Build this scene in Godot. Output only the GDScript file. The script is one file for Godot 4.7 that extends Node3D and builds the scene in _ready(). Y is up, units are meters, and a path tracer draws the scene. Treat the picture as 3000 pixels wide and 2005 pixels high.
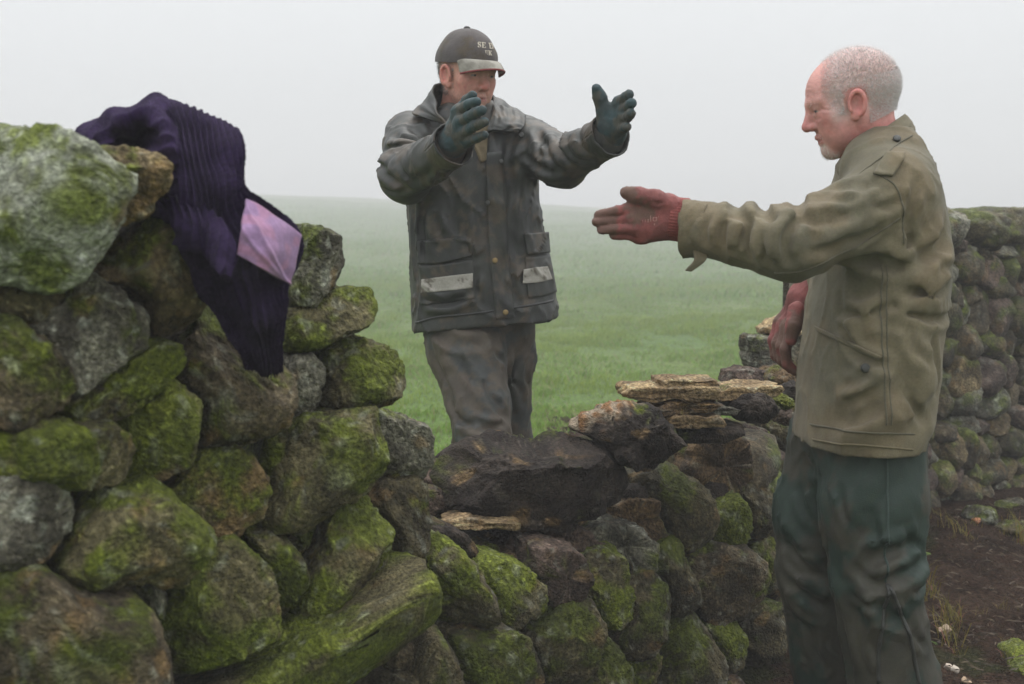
extends Node3D
# Two men at a gap in a dry stone wall on a foggy pasture. Units are metres, y is up, the camera looks along -z.

var noise := FastNoiseLite.new()
var rng := RandomNumberGenerator.new()
var M := {}
var used := {}

func _ready():
	var cam := Camera3D.new()
	cam.name = "camera"
	cam.position = Vector3(0, 1.35, 0)
	cam.rotation_degrees = Vector3(-5.5, 0, 0)
	cam.fov = 30.26
	cam.far = 600.0
	var lens := CameraAttributesPhysical.new()
	lens.frustum_focal_length = 44.4
	lens.frustum_focus_distance = 3.25
	lens.exposure_aperture = 5.0
	cam.attributes = lens
	add_child(cam)
	cam.fov = 30.26
	var env := Environment.new()
	var sky := Sky.new()
	# overcast sky in the CIE manner: about three times brighter overhead than at the horizon, even all round
	var rows := 128
	var pano := Image.create(2 * rows, rows, false, Image.FORMAT_RGBAF)
	for r in rows:
		var up := maxf(0.0, sin((0.5 - (r + 0.5) / rows) * PI))
		var l := 0.68 * (1.0 + 2.6 * pow(up, 1.5))
		var c := Color(0.965 * l, 0.99 * l, 1.01 * l)
		for k in 2 * rows: pano.set_pixel(k, r, c)
	var sm := PanoramaSkyMaterial.new()
	sm.panorama = ImageTexture.create_from_image(pano)
	sky.sky_material = sm
	env.background_mode = Environment.BG_SKY
	env.sky = sky
	env.tonemap_mode = Environment.TONE_MAPPER_LINEAR
	env.tonemap_exposure = 1.16
	env.fog_enabled = true
	env.fog_density = 0.0075
	env.fog_light_color = Color(1, 1, 1)
	env.volumetric_fog_enabled = true   # for the banks of mist over the field
	env.volumetric_fog_density = 0.0
	env.sdfgi_enabled = true
	env.ssao_enabled = true
	env.ssil_enabled = true
	var we := WorldEnvironment.new()
	we.name = "world_environment"
	we.environment = env
	add_child(we)
	var sun := DirectionalLight3D.new()
	sun.name = "sun"
	sun.light_energy = 0.4
	sun.light_color = Color(1.0, 0.98, 0.95)
	sun.light_angular_distance = 40.0
	sun.rotation_degrees = Vector3(-62, 160, 0)
	sun.shadow_enabled = true
	add_child(sun)
	noise.seed = 7
	noise.frequency = 1.0
	noise.noise_type = FastNoiseLite.TYPE_SIMPLEX_SMOOTH
	noise.fractal_type = FastNoiseLite.FRACTAL_NONE
	rng.seed = 11
	make_materials()
	build_ground()
	build_wall()
	build_loose_stones()
	build_jumper()
	build_waller_in_dark_jacket()
	build_waller_in_green_jacket()
	build_grass()
	build_litter()
	finish_jobs()

# ---------------------------------------------------------------- helpers
func numbered(called: String) -> String:
	var n: int = used.get(called, 0)
	used[called] = n + 1
	return called if n == 0 else "%s_%03d" % [called, n]

func thing(called: String, label: String, category: String, at := Vector3.ZERO, group := "") -> Node3D:
	var o := Node3D.new()
	o.name = numbered(called)
	o.position = at
	add_child(o)
	tag(o, label, category, group)
	return o

func tag(o: Node3D, label: String, category: String, group := ""):
	o.set_meta("label", label)
	o.set_meta("category", category)
	if group: o.set_meta("group", group)

func part_name(called: String, parent: Node) -> String:
	var key := "%d %s" % [parent.get_instance_id(), called]
	var n: int = used.get(key, 0)
	used[key] = n + 1
	return called if n == 0 else "%s_%03d" % [called, n]

func obj(called: String, mesh: Mesh, mat: Material, parent: Node = self, at := Vector3.ZERO) -> MeshInstance3D:
	var o := MeshInstance3D.new()
	o.name = numbered(called) if parent == self else part_name(called, parent)
	o.mesh = mesh
	o.material_override = mat
	o.position = at
	parent.add_child(o, true)
	return o

func n3(p: Vector3, f: float) -> float:
	return noise.get_noise_3d(p.x * f, p.y * f, p.z * f)

func ss(a: float, b: float, x: float) -> float:
	return smoothstep(a, b, x)

func mesh_of(v: PackedVector3Array, idx: PackedInt32Array, col := PackedColorArray()) -> ArrayMesh:
	return made(arrays_of(v, idx, col))

func made(arr: Array) -> ArrayMesh:
	var m := ArrayMesh.new()
	m.add_surface_from_arrays(Mesh.PRIMITIVE_TRIANGLES, arr)
	return m

func arrays_of(v: PackedVector3Array, idx: PackedInt32Array, col := PackedColorArray()) -> Array:
	var nn := PackedVector3Array()
	nn.resize(v.size())
	for t in range(0, idx.size(), 3):
		var a := idx[t]; var b := idx[t + 1]; var c := idx[t + 2]
		var f := (v[c] - v[a]).cross(v[b] - v[a])
		nn[a] += f; nn[b] += f; nn[c] += f
	for i in nn.size(): nn[i] = nn[i].normalized()
	var arr := []
	arr.resize(Mesh.ARRAY_MAX)
	arr[Mesh.ARRAY_VERTEX] = v
	arr[Mesh.ARRAY_NORMAL] = nn
	arr[Mesh.ARRAY_INDEX] = idx
	if col.size(): arr[Mesh.ARRAY_COLOR] = col
	return arr

func grain(freq: float, octaves: int, lo: float, hi: float, seed_: int, size := 512, kind := FastNoiseLite.TYPE_SIMPLEX_SMOOTH) -> ImageTexture:
	var f := FastNoiseLite.new()
	f.seed = seed_
	f.noise_type = kind
	f.frequency = freq
	f.fractal_octaves = octaves
	f.fractal_gain = 0.6
	var im := f.get_seamless_image(size, size)
	im.convert(Image.FORMAT_RGB8)
	for y in size:
		for x in size:
			var g: float = lerpf(lo, hi, clampf((im.get_pixel(x, y).r - 0.5) * 1.5 + 0.5, 0.0, 1.0))
			im.set_pixel(x, y, Color(g, g, g))
	im.generate_mipmaps()
	return ImageTexture.create_from_image(im)

func surface(rough: float, tex: Texture2D, height: Texture2D, relief: float, scale: float, world := false) -> StandardMaterial3D:
	var m := StandardMaterial3D.new()
	m.vertex_color_use_as_albedo = true
	m.roughness = rough
	m.uv1_triplanar = true
	m.uv1_world_triplanar = world
	m.uv1_scale = Vector3.ONE * scale
	if tex: m.albedo_texture = tex
	if height:
		m.heightmap_enabled = true
		m.heightmap_texture = height
		m.heightmap_scale = relief
	return m

func make_materials():
	var coarse := grain(0.03, 5, 0.50, 1.0, 3)
	var pits := grain(0.045, 4, 0.0, 1.0, 5)
	var weave := grain(0.16, 2, 0.0, 1.0, 6, 256)
	var cloth_tone := grain(0.03, 4, 0.88, 1.0, 8)
	M.stone = surface(0.88, coarse, pits, 0.7, 5.0)
	M.stone.metallic_specular = 0.35
	M.far_stone = surface(0.9, coarse, pits, 0.5, 4.0)
	M.mud = surface(0.72, coarse, pits, 1.2, 3.0)
	M.mud.roughness = 0.95
	M.mud.metallic_specular = 0.15
	M.turf = surface(0.95, coarse, pits, 1.0, 1.5)
	M.cotton = surface(0.92, cloth_tone, weave, 0.05, 8.0)
	M.cotton.rim_enabled = true
	M.cotton.rim = 0.12
	M.waxed = surface(0.55, cloth_tone, weave, 0.03, 6.0)
	M.trouser = surface(0.7, cloth_tone, weave, 0.04, 6.0)
	M.glove = surface(0.75, cloth_tone, weave, 0.05, 12.0)
	M.knit = surface(0.95, cloth_tone, weave, 0.15, 14.0)
	M.knit.rim_enabled = true
	M.knit.rim = 0.05
	M.knit.metallic_specular = 0.15
	M.skin = surface(0.6, null, pits, 0.06, 14.0)
	M.skin.subsurf_scatter_enabled = true
	M.skin.subsurf_scatter_strength = 0.15
	M.hair = surface(0.6, null, null, 0.0, 1.0)
	M.hair.backlight_enabled = true
	M.hair.backlight = Color(0.7, 0.68, 0.66)
	M.grass = surface(0.7, null, null, 0.0, 1.0)
	M.grass.backlight_enabled = true
	M.grass.backlight = Color(0.4, 0.45, 0.3)
	M.button = StandardMaterial3D.new()
	M.button.albedo_color = Color(0.20, 0.20, 0.19)
	M.button.roughness = 0.5
	M.thread = StandardMaterial3D.new()
	M.thread.albedo_color = Color(0.78, 0.74, 0.68)
	M.thread.roughness = 0.9
	M.metal = StandardMaterial3D.new()
	M.metal.albedo_color = Color(0.55, 0.47, 0.33)
	M.metal.metallic = 0.8
	M.metal.roughness = 0.45

# a cloth sheet through a grid of control points (rows x columns), smoothly curved, with thickness; bump(u, v) raises it along its normal
func spline(c: Array, t: float) -> Vector3:
	var n := c.size()
	var x := clampf(t, 0.0, 1.0) * (n - 1)
	var i := mini(int(x), n - 2)
	var f := x - i
	var p1: Vector3 = c[i]
	var p2: Vector3 = c[i + 1]
	var p0: Vector3 = c[i - 1] if i > 0 else p1 * 2.0 - p2
	var p3: Vector3 = c[i + 2] if i + 2 < n else p2 * 2.0 - p1
	return p1.cubic_interpolate(p2, p0, p3, f)

func sheet(ctrl: Array, nu: int, nv: int, thick: float, bump = null, tint = null, flip := false, u0 := 0.0, u1 := 1.0, v0 := 0.0, v1 := 1.0, lift := 0.0, snap = null) -> ArrayMesh:
	var p := PackedVector3Array()
	for j in nv + 1:
		var v := lerpf(v0, v1, float(j) / nv)
		var row := []
		for r in ctrl[0].size():
			var line := []
			for q in ctrl: line.append(q[r])
			row.append(spline(line, v))
		for i in nu + 1: p.append(spline(row, lerpf(u0, u1, float(i) / nu)))
	if snap:
		for i in p.size(): p[i] = snap.call(p[i])
	var w := nu + 1
	var nrm := PackedVector3Array()
	nrm.resize(p.size())
	for j in nv + 1:
		for i in w:
			var du := p[j * w + mini(i + 1, nu)] - p[j * w + maxi(i - 1, 0)]
			var dv := p[mini(j + 1, nv) * w + i] - p[maxi(j - 1, 0) * w + i]
			nrm[j * w + i] = (du.cross(dv) if not flip else dv.cross(du)).normalized()
	var vs := PackedVector3Array()
	var cs := PackedColorArray()
	var idx := PackedInt32Array()
	for side in 2:
		for j in nv + 1:
			for i in w:
				var k := j * w + i
				var u := lerpf(u0, u1, float(i) / nu)
				var v := lerpf(v0, v1, float(j) / nv)
				var b: float = bump.call(u, v) if bump else 0.0
				# edges rounded off
				var e := minf(minf(i, nu - i) / 2.0, minf(j, nv - j) / 2.0)
				var th := thick * (0.5 if e < 0.5 else 0.5)
				vs.append(p[k] + nrm[k] * (lift + b + (th if side == 0 else -th)))
				cs.append(tint.call(u, v, p[k]) if tint else Color.WHITE)
	var off := (nv + 1) * w
	for j in nv:
		for i in nu:
			var a := j * w + i
			var q := [a, a + 1, a + w + 1, a, a + w + 1, a + w]
			for k in 6:
				idx.append(q[k] if flip else q[5 - k])
			for k in 6:
				idx.append((q[5 - k] if flip else q[k]) + off)
	for i in nu:
		for e in [[i, i + 1], [nv * w + i + 1, nv * w + i]]:
			var q := [e[0], e[0] + off, e[1] + off, e[0], e[1] + off, e[1]]
			for k in 6: idx.append(q[k] if flip else q[5 - k])
	for j in nv:
		for e in [[(j + 1) * w, j * w], [j * w + nu, (j + 1) * w + nu]]:
			var q := [e[0], e[0] + off, e[1] + off, e[0], e[1] + off, e[1]]
			for k in 6: idx.append(q[k] if flip else q[5 - k])
	return mesh_of(vs, idx, cs)

func tube(path: Array, radii, sides := 8, tint := Color.WHITE, squash := 1.0) -> ArrayMesh:
	var v := PackedVector3Array()
	var idx := PackedInt32Array()
	var cs := PackedColorArray()
	var n := path.size()
	for i in n:
		var d: Vector3 = (path[mini(i + 1, n - 1)] - path[maxi(i - 1, 0)]).normalized()
		var s := d.cross(Vector3.UP if absf(d.y) < 0.9 else Vector3.RIGHT).normalized()
		var t := s.cross(d)
		var r: float = radii[i] if radii is Array else radii
		for k in sides:
			var a := TAU * k / sides
			v.append(path[i] + s * cos(a) * r + t * sin(a) * r * squash)
			cs.append(tint)
	for i in n - 1:
		for k in sides:
			var a := i * sides + k
			var b := i * sides + (k + 1) % sides
			idx.append_array([a, b, b + sides, a, b + sides, a + sides])
	for e in [0, n - 1]:
		v.append(path[e])
		cs.append(tint)
		for k in sides:
			var a: int = e * sides + k
			var b: int = e * sides + (k + 1) % sides
			idx.append_array([v.size() - 1, b, a] if e == 0 else [v.size() - 1, a, b])
	return mesh_of(v, idx, cs)

# ---------------------------------------------------------------- setting
const A = Vector3(-0.71, 0, -1.75)      # a point on the face of the wall
const U = Vector3(0.6116, 0, -0.7912)   # along the wall
const N = Vector3(0.7912, 0, 0.6116)    # out of its face, towards the path

func ground_y(x: float, z: float) -> float:
	var d := -z - 4.5
	var slope := 0.046 - 0.0010 * clampf(x, -14.0, 14.0)
	var rise := clampf(d, 0.0, 42.0) * slope - maxf(0.0, d - 42.0) * 0.03
	return rise + 0.06 * noise.get_noise_2d(x * 0.15, z * 0.15) * clampf(d * 0.3, 0.0, 1.0)

func in_field(x: float, z: float) -> float:   # metres behind the back of the wall, negative on the path side
	var p := Vector3(x, 0, z)
	var a := (A - p).dot(N) - 0.62
	var b := (Vector3(1.85, 0, -5.55) - p).dot(Vector3(0.546, 0, 0.838)) - 0.62
	return minf(a, b) if x > 1.0 else a

func build_ground():
	var v := PackedVector3Array()
	var cs := PackedColorArray()
	var idx := PackedInt32Array()
	var xs := []
	var zs := []
	for i in 141: xs.append(pow(absf(i - 70) / 70.0, 2.0) * 62.0 * signf(i - 70))
	for j in 161: zs.append(8.0 - pow(j / 160.0, 1.7) * 84.0)
	for z in zs:
		for x in xs:
			v.append(Vector3(x, ground_y(x, z), z))
			var p := Vector3(x, 0, z)
			var t := 0.5 + 0.5 * n3(p, 0.5) + 0.3 * n3(p, 2.3)
			var c := Color(0.110, 0.215, 0.022).lerp(Color(0.178, 0.255, 0.038), clampf(t, 0, 1))
			cs.append(c)
	for j in 160:
		for i in 140:
			var a := j * 141 + i
			idx.append_array([a, a + 141, a + 1, a + 1, a + 141, a + 142])
	var f := obj("field", mesh_of(v, idx, cs), M.turf)
	f.set_meta("kind", "structure")
	# trodden mud along the path side of the wall
	v = PackedVector3Array()
	cs = PackedColorArray()
	idx = PackedInt32Array()
	var nx := 200
	var nz := 260
	for j in nz + 1:
		for i in nx + 1:
			var x := 0.2 + 4.3 * i / nx
			var z := -1.6 - 6.0 * j / nz
			var p := Vector3(x, 0, z)
			var y := 0.03 + ground_y(x, z) + 0.020 * n3(p, 2.1) + 0.016 * n3(p, 6.0) + 0.009 * absf(n3(p, 15.0)) + 0.006 * n3(p, 34.0)
			y += -0.02 * ss(0.2, 0.6, n3(p + Vector3(9, 0, 0), 4.0))
			v.append(Vector3(x, y, z))
			var t := clampf(0.5 + 0.7 * n3(p, 3.0) + 0.5 * n3(p, 17.0), 0, 1)
			var c := Color(0.038, 0.022, 0.015).lerp(Color(0.085, 0.052, 0.036), t)
			var g := ss(0.25, 0.5, n3(p + Vector3(3, 5, 0), 1.1) + 0.35 * n3(p, 9.0))
			cs.append(c.lerp(Color(0.05, 0.06, 0.022), g * 0.7))
	for j in nz:
		for i in nx:
			var a := j * (nx + 1) + i
			idx.append_array([a, a + nx + 1, a + 1, a + 1, a + nx + 1, a + nx + 2])
	var m := obj("mud_path", mesh_of(v, idx, cs), M.mud)
	m.set_meta("kind", "structure")

	# banks of mist lying over the field, thicker with distance
	for b in [["mist", -7.2, 0.017], ["mist", -12.0, 0.014]]:
		var fv := FogVolume.new()
		fv.name = numbered(b[0])
		fv.shape = RenderingServer.FOG_VOLUME_SHAPE_BOX
		var z0: float = b[1]
		fv.size = Vector3(130, 6.0, 84 + z0)
		fv.position = Vector3(0, 2.0, (z0 - 84) * 0.5)
		var fm := FogMaterial.new()
		fm.density = b[2]
		fm.albedo = Color(1, 1, 1)
		fv.material = fm
		fv.set_meta("kind", "stuff")
		add_child(fv)

# ---------------------------------------------------------------- stones
const STONES = [
	# palette, centre, turn, half depth, roundness, facets, outline in mm (right, up), and for loose ones name, category, label
	[0, Vector3(-0.717, 1.369, -1.838), 35.4, 0.16, 2.6, 2, [-76,102,-17,118,1,115,37,109,74,93,99,81,131,59,145,43,140,23,123,7,121,-16,102,-45,82,-68,68,-97,48,-119,11,-124,-25,-113,-95,-102,-113,14]],
	[1, Vector3(-0.592, 1.405, -1.936), 33.0, 0.10, 2.8, 3, [-47,48,-21,52,15,51,44,40,53,21,50,-12,29,-29,25,-46,8,-57,-18,-62,-38,-56,-40,-26,-36,6]],
	[4, Vector3(-0.662, 1.316, -2.008), 33.7, 0.08, 2.4, 0, [-13,6,15,35,29,27,23,2,0,-22,-24,-31,-34,-24]],
	[1, Vector3(-0.597, 1.270, -2.060), 32.5, 0.13, 2.4, 0, [1,103,37,99,48,87,52,62,68,33,80,-3,75,-47,63,-79,39,-100,10,-111,-13,-106,-21,-72,-24,-50,-51,-28,-79,-17,-109,-6,-115,15,-74,35,-49,62,-20,82]],
	[2, Vector3(-0.658, 1.185, -1.931), 34.0, 0.13, 2.8, 2, [-9,94,10,75,37,64,77,46,88,32,84,4,74,-31,43,-47,16,-61,-8,-80,-28,-92,-44,-91,-47,-69,-64,-22,-91,9,-75,28,-39,43,-24,69]],
	[3, Vector3(-0.745, 1.228, -1.902), 35.4, 0.10, 2.4, 0, [-24,28,20,20,59,22,70,5,53,-11,22,-21,2,-36,-16,-28,-50,-20,-55,22]],
	[4, Vector3(-0.744, 1.131, -1.837), 35.8, 0.13, 2.6, 0, [-2,80,16,68,43,44,66,18,77,-12,70,-43,30,-63,-7,-75,-43,-70,-64,4,-44,75]],
	[3, Vector3(-0.634, 1.097, -1.979), 33.4, 0.12, 2.5, 0, [36,63,64,65,92,52,97,35,85,16,63,-7,35,-23,13,-45,-23,-54,-69,-54,-98,-43,-100,-24,-75,-4,-47,10,-17,30]],
	[3, Vector3(-0.598, 1.009, -2.042), 32.6, 0.12, 2.5, 0, [7,81,25,83,50,64,65,42,62,13,54,-29,41,-53,4,-72,-33,-78,-78,-80,-49,-49,-38,-14,-55,9,-75,28,-45,44,-16,63]],
	[3, Vector3(-0.695, 1.014, -1.868), 34.9, 0.13, 2.6, 0, [-65,43,-34,56,3,51,35,40,74,36,98,17,115,-6,111,-35,92,-54,51,-59,0,-47,-68,-26,-110,-15,-114,36]],
	[4, Vector3(-0.510, 1.089, -2.173), 30.9, 0.14, 2.5, 0, [-41,139,-3,138,35,114,66,75,85,20,105,-12,104,-67,89,-96,56,-108,15,-117,-24,-120,-64,-118,-73,-95,-65,-47,-81,-19,-104,1,-98,34,-84,59,-61,87]],
	[2, Vector3(-0.405, 1.053, -2.308), 29.1, 0.09, 2.5, 0, [-22,53,11,57,38,37,41,11,33,-23,19,-47,-16,-59,-34,-55,-36,-1]],
	[3, Vector3(-0.322, 1.061, -2.416), 27.8, 0.13, 2.5, 0, [-64,56,-25,76,1,71,46,56,75,41,87,13,84,-23,69,-49,54,-60,0,-60,-45,-67,-77,-64,-79,-41,-68,4]],
	[3, Vector3(-0.374, 1.169, -2.381), 28.5, 0.13, 2.4, 0, [-71,21,-25,31,19,52,63,55,87,46,93,18,86,-5,62,-21,35,-29,-17,-47,-60,-59,-84,-52,-83,-11]],
	[2, Vector3(-0.385, 1.262, -2.367), 28.7, 0.12, 2.5, 2, [-21,76,13,74,39,61,62,34,70,5,66,-13,39,-29,26,-54,-10,-69,-53,-73,-65,-37,-43,19]],
	[3, Vector3(-0.385, 0.907, -2.318), 28.8, 0.15, 3.0, 0, [-89,56,-47,95,3,97,63,104,109,104,121,68,124,26,114,-30,79,-57,17,-84,-26,-112,-51,-118,-108,-103,-123,-83,-102,-43,-98,13]],
	[2, Vector3(-0.266, 0.895, -2.570), 26.9, 0.13, 2.8, 0, [-57,89,-15,75,25,59,65,41,72,7,69,-50,53,-69,3,-70,-45,-74,-59,-46,-58,8,-60,53]],
	[5, Vector3(-0.519, 0.896, -2.128), 31.2, 0.13, 2.7, 2, [-33,74,12,83,36,71,63,49,86,18,84,-22,73,-52,49,-65,17,-81,-13,-92,-36,-85,-44,-51,-61,-20,-98,9,-101,23,-62,50]],
	[3, Vector3(-0.624, 0.867, -1.943), 33.4, 0.15, 2.6, 0, [-77,81,-44,84,3,76,54,77,72,56,97,32,118,11,129,-14,114,-43,91,-58,80,-81,60,-90,26,-70,-15,-67,-68,-66,-108,-45,-123,-17,-101,4,-85,29,-90,60]],
	[2, Vector3(-0.731, 0.929, -1.804), 35.8, 0.12, 2.4, 0, [-8,65,34,55,63,34,75,5,71,-26,48,-50,17,-62,-13,-67,-55,-58,-62,57]],
	[4, Vector3(-0.704, 0.716, -1.824), 35.2, 0.17, 2.8, 2, [-47,148,-23,147,7,126,44,100,76,82,119,78,144,48,161,2,167,-41,165,-89,160,-145,-57,-108,-138,-75,-136,118]],
	[2, Vector3(-0.617, 0.749, -2.018), 33.0, 0.09, 2.4, 0, [-31,31,3,32,26,14,39,-12,28,-32,8,-43,-7,-26,-29,5,-50,17]],
	[3, Vector3(-0.526, 0.705, -2.102), 31.4, 0.13, 2.9, 2, [-22,113,30,122,61,101,85,70,100,36,108,-4,111,-53,73,-72,25,-87,-21,-94,-52,-112,-90,-104,-102,-77,-104,-16,-92,2,-69,40,-57,75,-42,96]],
	[3, Vector3(-0.439, 0.739, -2.232), 29.8, 0.10, 2.5, 0, [-58,67,-19,70,15,53,40,13,50,-14,43,-36,26,-58,10,-89,-9,-82,-16,-49,-22,-16,-39,23]],
	[4, Vector3(-0.407, 0.781, -2.289), 29.2, 0.07, 2.4, 0, [-21,25,11,32,29,9,23,-14,2,-36,-13,-30,-26,-6]],
	[3, Vector3(-0.343, 0.723, -2.356), 28.2, 0.13, 2.7, 2, [9,120,37,122,66,84,89,46,100,9,95,-36,64,-59,17,-83,-36,-101,-62,-106,-101,-91,-108,-65,-85,-27,-72,5,-59,28,-53,63,-27,94]],
	[10, Vector3(-0.250, 0.768, -2.525), 26.7, 0.12, 2.5, 0, [-60,71,-9,72,40,67,56,46,58,-2,55,-58,39,-85,-2,-94,-24,-82,-29,-47,-42,-9,-69,29,-84,48]],
	[3, Vector3(-0.402, 0.569, -2.246), 29.2, 0.16, 2.8, 0, [-57,53,11,75,62,79,113,97,166,118,219,145,263,143,271,109,260,57,231,26,185,7,154,-22,112,-40,68,-62,25,-75,-26,-111,-264,-80,-255,-18,-200,-2,-136,18]],
	[4, Vector3(-0.247, 0.497, -2.464), 26.8, 0.07, 2.4, 0, [-32,31,19,37,46,13,48,-14,24,-34,-19,-32,-53,-16]],
	[6, Vector3(-0.145, 0.596, -2.628), 25.3, 0.12, 2.8, 2, [-109,63,-75,87,-31,107,16,68,52,26,78,-27,92,-79,76,-103,23,-86,-17,-76,-59,-41,-50,15,-61,42]],
	[10, Vector3(-0.236, 0.431, -2.461), 26.6, 0.13, 2.6, 0, [38,137,80,98,105,48,110,-10,95,-81,-136,-57,-126,24,-60,48,9,39,31,61,24,106]],
	[10, Vector3(-0.074, 0.390, -2.671), 24.5, 0.13, 2.7, 2, [-108,114,-55,118,6,102,59,85,87,61,109,17,122,-26,114,-59,81,-70,70,-117,-79,-103,-85,-24,-96,55]],
	[6, Vector3(-0.025, 0.516, -2.816), 23.9, 0.10, 2.7, 0, [-71,71,-43,87,3,72,49,45,78,10,91,-46,59,-60,37,-63,2,-84,-44,-73,-56,-42,-66,15,-77,47]],
	[7, Vector3(0.082, 0.533, -2.922), 22.7, 0.10, 6.0, 2, [-64,71,-14,71,46,59,70,28,81,-19,56,-46,22,-73,-20,-95,-39,-58,-62,-2,-75,20,-69,54]],
	[10, Vector3(0.097, 0.384, -2.892), 22.5, 0.12, 2.6, 1, [36,118,63,93,93,46,104,0,88,-55,40,-92,-8,-109,-56,-94,-79,-51,-96,4,-119,38,-100,61,-42,69,3,90]],
	[6, Vector3(0.213, 0.455, -3.075), 21.4, 0.10, 2.6, 0, [-64,91,-12,100,33,87,53,56,56,9,72,-39,59,-84,19,-112,-20,-99,-40,-54,-64,-13,-67,44]],
	[2, Vector3(0.252, 0.531, -3.207), 21.1, 0.10, 6.0, 2, [-121,47,-58,63,6,57,58,38,98,-7,104,-46,78,-82,29,-89,12,-43,-4,-24,-70,-10,-121,0]],
	[7, Vector3(0.132, 0.568, -3.100), 22.2, 0.08, 6.0, 1, [-66,6,-50,36,-5,39,35,17,73,-15,75,-32,20,-34,-44,-22]],
	[11, Vector3(0.299, 0.562, -3.350), 20.7, 0.08, 6.0, 2, [-155,3,-90,44,-36,53,29,54,72,44,81,-9,101,-52,115,-102,67,-86,52,-53,17,-27,-48,-13,-112,-10]],
	[10, Vector3(0.308, 0.352, -3.165), 20.5, 0.11, 2.4, 0, [-31,111,13,118,54,96,79,61,76,3,56,-54,18,-104,-34,-106,-81,-81,-101,-41,-76,-18,-40,5,-31,50,-47,97]],
	[10, Vector3(0.415, 0.407, -3.337), 19.6, 0.10, 2.5, 0, [-72,57,-50,93,4,103,42,83,36,33,57,-18,71,-63,49,-101,7,-114,-25,-98,-28,-34,-51,8,-81,30]],
	[4, Vector3(0.595, 0.321, -3.569), 18.3, 0.12, 2.7, 1, [-97,96,-23,110,64,97,110,58,123,-4,115,-71,68,-102,8,-105,-50,-122,-88,-77,-103,-22,-123,44]],
	[10, Vector3(0.454, 0.166, -3.337), 19.3, 0.12, 2.6, 0, [-26,146,12,151,47,107,82,65,110,-2,105,-65,76,-116,-19,-133,-91,-80,-104,-13,-98,49,-72,94]],
	[3, Vector3(0.314, 0.214, -3.173), 20.4, 0.08, 2.6, 1, [-31,39,22,63,53,28,57,-24,26,-52,-26,-50,-64,-20,-57,18]],
	[10, Vector3(0.186, 0.249, -2.991), 21.6, 0.11, 2.6, 0, [-6,120,41,102,66,54,84,-6,79,-71,-9,-81,-95,-52,-113,-1,-59,23,-14,60]],
	[3, Vector3(0.599, 0.149, -3.558), 18.3, 0.09, 2.6, 0, [-74,64,-13,80,41,60,50,-3,49,-71,4,-108,-23,-50,-52,18]],
	[10, Vector3(0.732, 0.109, -3.729), 17.4, 0.10, 2.7, 1, [-61,74,3,101,66,92,77,18,64,-66,25,-105,-49,-97,-74,-38,-78,33]],
	[3, Vector3(0.601, 0.475, -3.642), 18.4, 0.10, 2.6, 0, [-67,49,-19,68,33,87,65,59,71,-12,52,-72,-31,-76,-73,-53,-69,8]],
	[10, Vector3(0.732, 0.486, -3.812), 17.5, 0.10, 2.6, 0, [-82,55,-43,89,12,89,55,53,72,1,59,-62,26,-100,-29,-93,-54,-31,-59,23]],
	[4, Vector3(0.782, 0.290, -3.844), 17.2, 0.10, 2.6, 0, [-98,80,-33,99,46,79,74,-5,60,-90,-13,-114,-47,-78,-40,-10]],
	[10, Vector3(0.427, 0.574, -3.482), 19.7, 0.14, 2.7, 0, [-131,80,-58,106,12,102,61,65,98,12,108,-41,91,-94,49,-123,-2,-131,-28,-95,-49,-41,-63,7,-121,21]],
	[11, Vector3(0.580, 0.630, -3.745), 18.7, 0.12, 6.0, 2, [-108,23,-79,84,-24,103,37,99,84,74,104,17,101,-39,55,-92,-14,-132,-40,-96,-70,-48,-115,-5]],
	[7, Vector3(0.753, 0.618, -4.035), 17.7, 0.12, 2.7, 1, [-98,65,-29,88,47,61,71,6,72,-62,33,-91,-25,-87,-48,-45,-62,27]],
	[10, Vector3(0.867, 0.630, -4.117), 16.9, 0.11, 2.6, 0, [-74,66,4,90,51,49,69,-21,46,-84,-33,-87,-52,-15]],
	[10, Vector3(0.855, 0.488, -3.971), 16.8, 0.10, 2.6, 0, [-57,88,17,100,66,6,53,-107,-33,-92,-41,-15,-81,43]],
	[7, Vector3(-0.213, 0.721, -3.129), 25.8, 0.09, 2.6, 0, [-45,18,-15,39,26,34,49,4,37,-34,-16,-35,-45,-21]],
	[7, Vector3(-0.210, 0.662, -3.083), 25.8, 0.09, 2.5, 0, [-39,30,-10,49,25,40,43,-11,25,-48,-33,-36]],
	[8, Vector3(-0.148, 0.628, -2.836), 25.3, 0.09, 2.5, 0, [-73,50,-26,47,23,18,55,-20,67,-73,38,-64,-5,-8,-52,15,-79,25]],
	[10, Vector3(-0.069, 0.568, -2.939), 24.3, 0.06, 2.4, 0, [-35,10,-7,26,26,14,38,-16,4,-23,-30,-14]],
	[11, Vector3(-0.007, 0.550, -2.953), 23.7, 0.08, 6.0, 1, [-52,11,-18,22,39,18,45,-18,5,-25,-40,-11]],
	[8, Vector3(-0.063, 0.570, -3.078), 24.2, 0.10, 2.5, 0, [-64,22,-6,32,53,21,59,-30,-6,-32,-58,-12]],
	[11, Vector3(0.029, 0.548, -3.164), 23.3, 0.09, 2.4, 0, [-59,22,26,33,63,10,50,-29,-35,-29,-59,-12]],
	[11, Vector3(0.037, 0.521, -3.207), 23.2, 0.07, 3.4, 2, [-50,8,-20,26,36,13,55,-14,11,-23,-38,-14]],
	[9, Vector3(0.062, 0.529, -3.304), 23.0, 0.05, 4.0, 1, [-45,8,5,13,46,4,41,-10,-14,-12,-43,-4]],
	[7, Vector3(-0.028, 0.549, -3.025), 23.9, 0.08, 3.2, 2, [-43,3,-8,23,29,13,36,-14,-8,-22]],
	[11, Vector3(0.388, 0.469, -3.432), 20.0, 0.07, 3.2, 2, [-32,11,-6,29,28,14,24,-23,-12,-28]],
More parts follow.
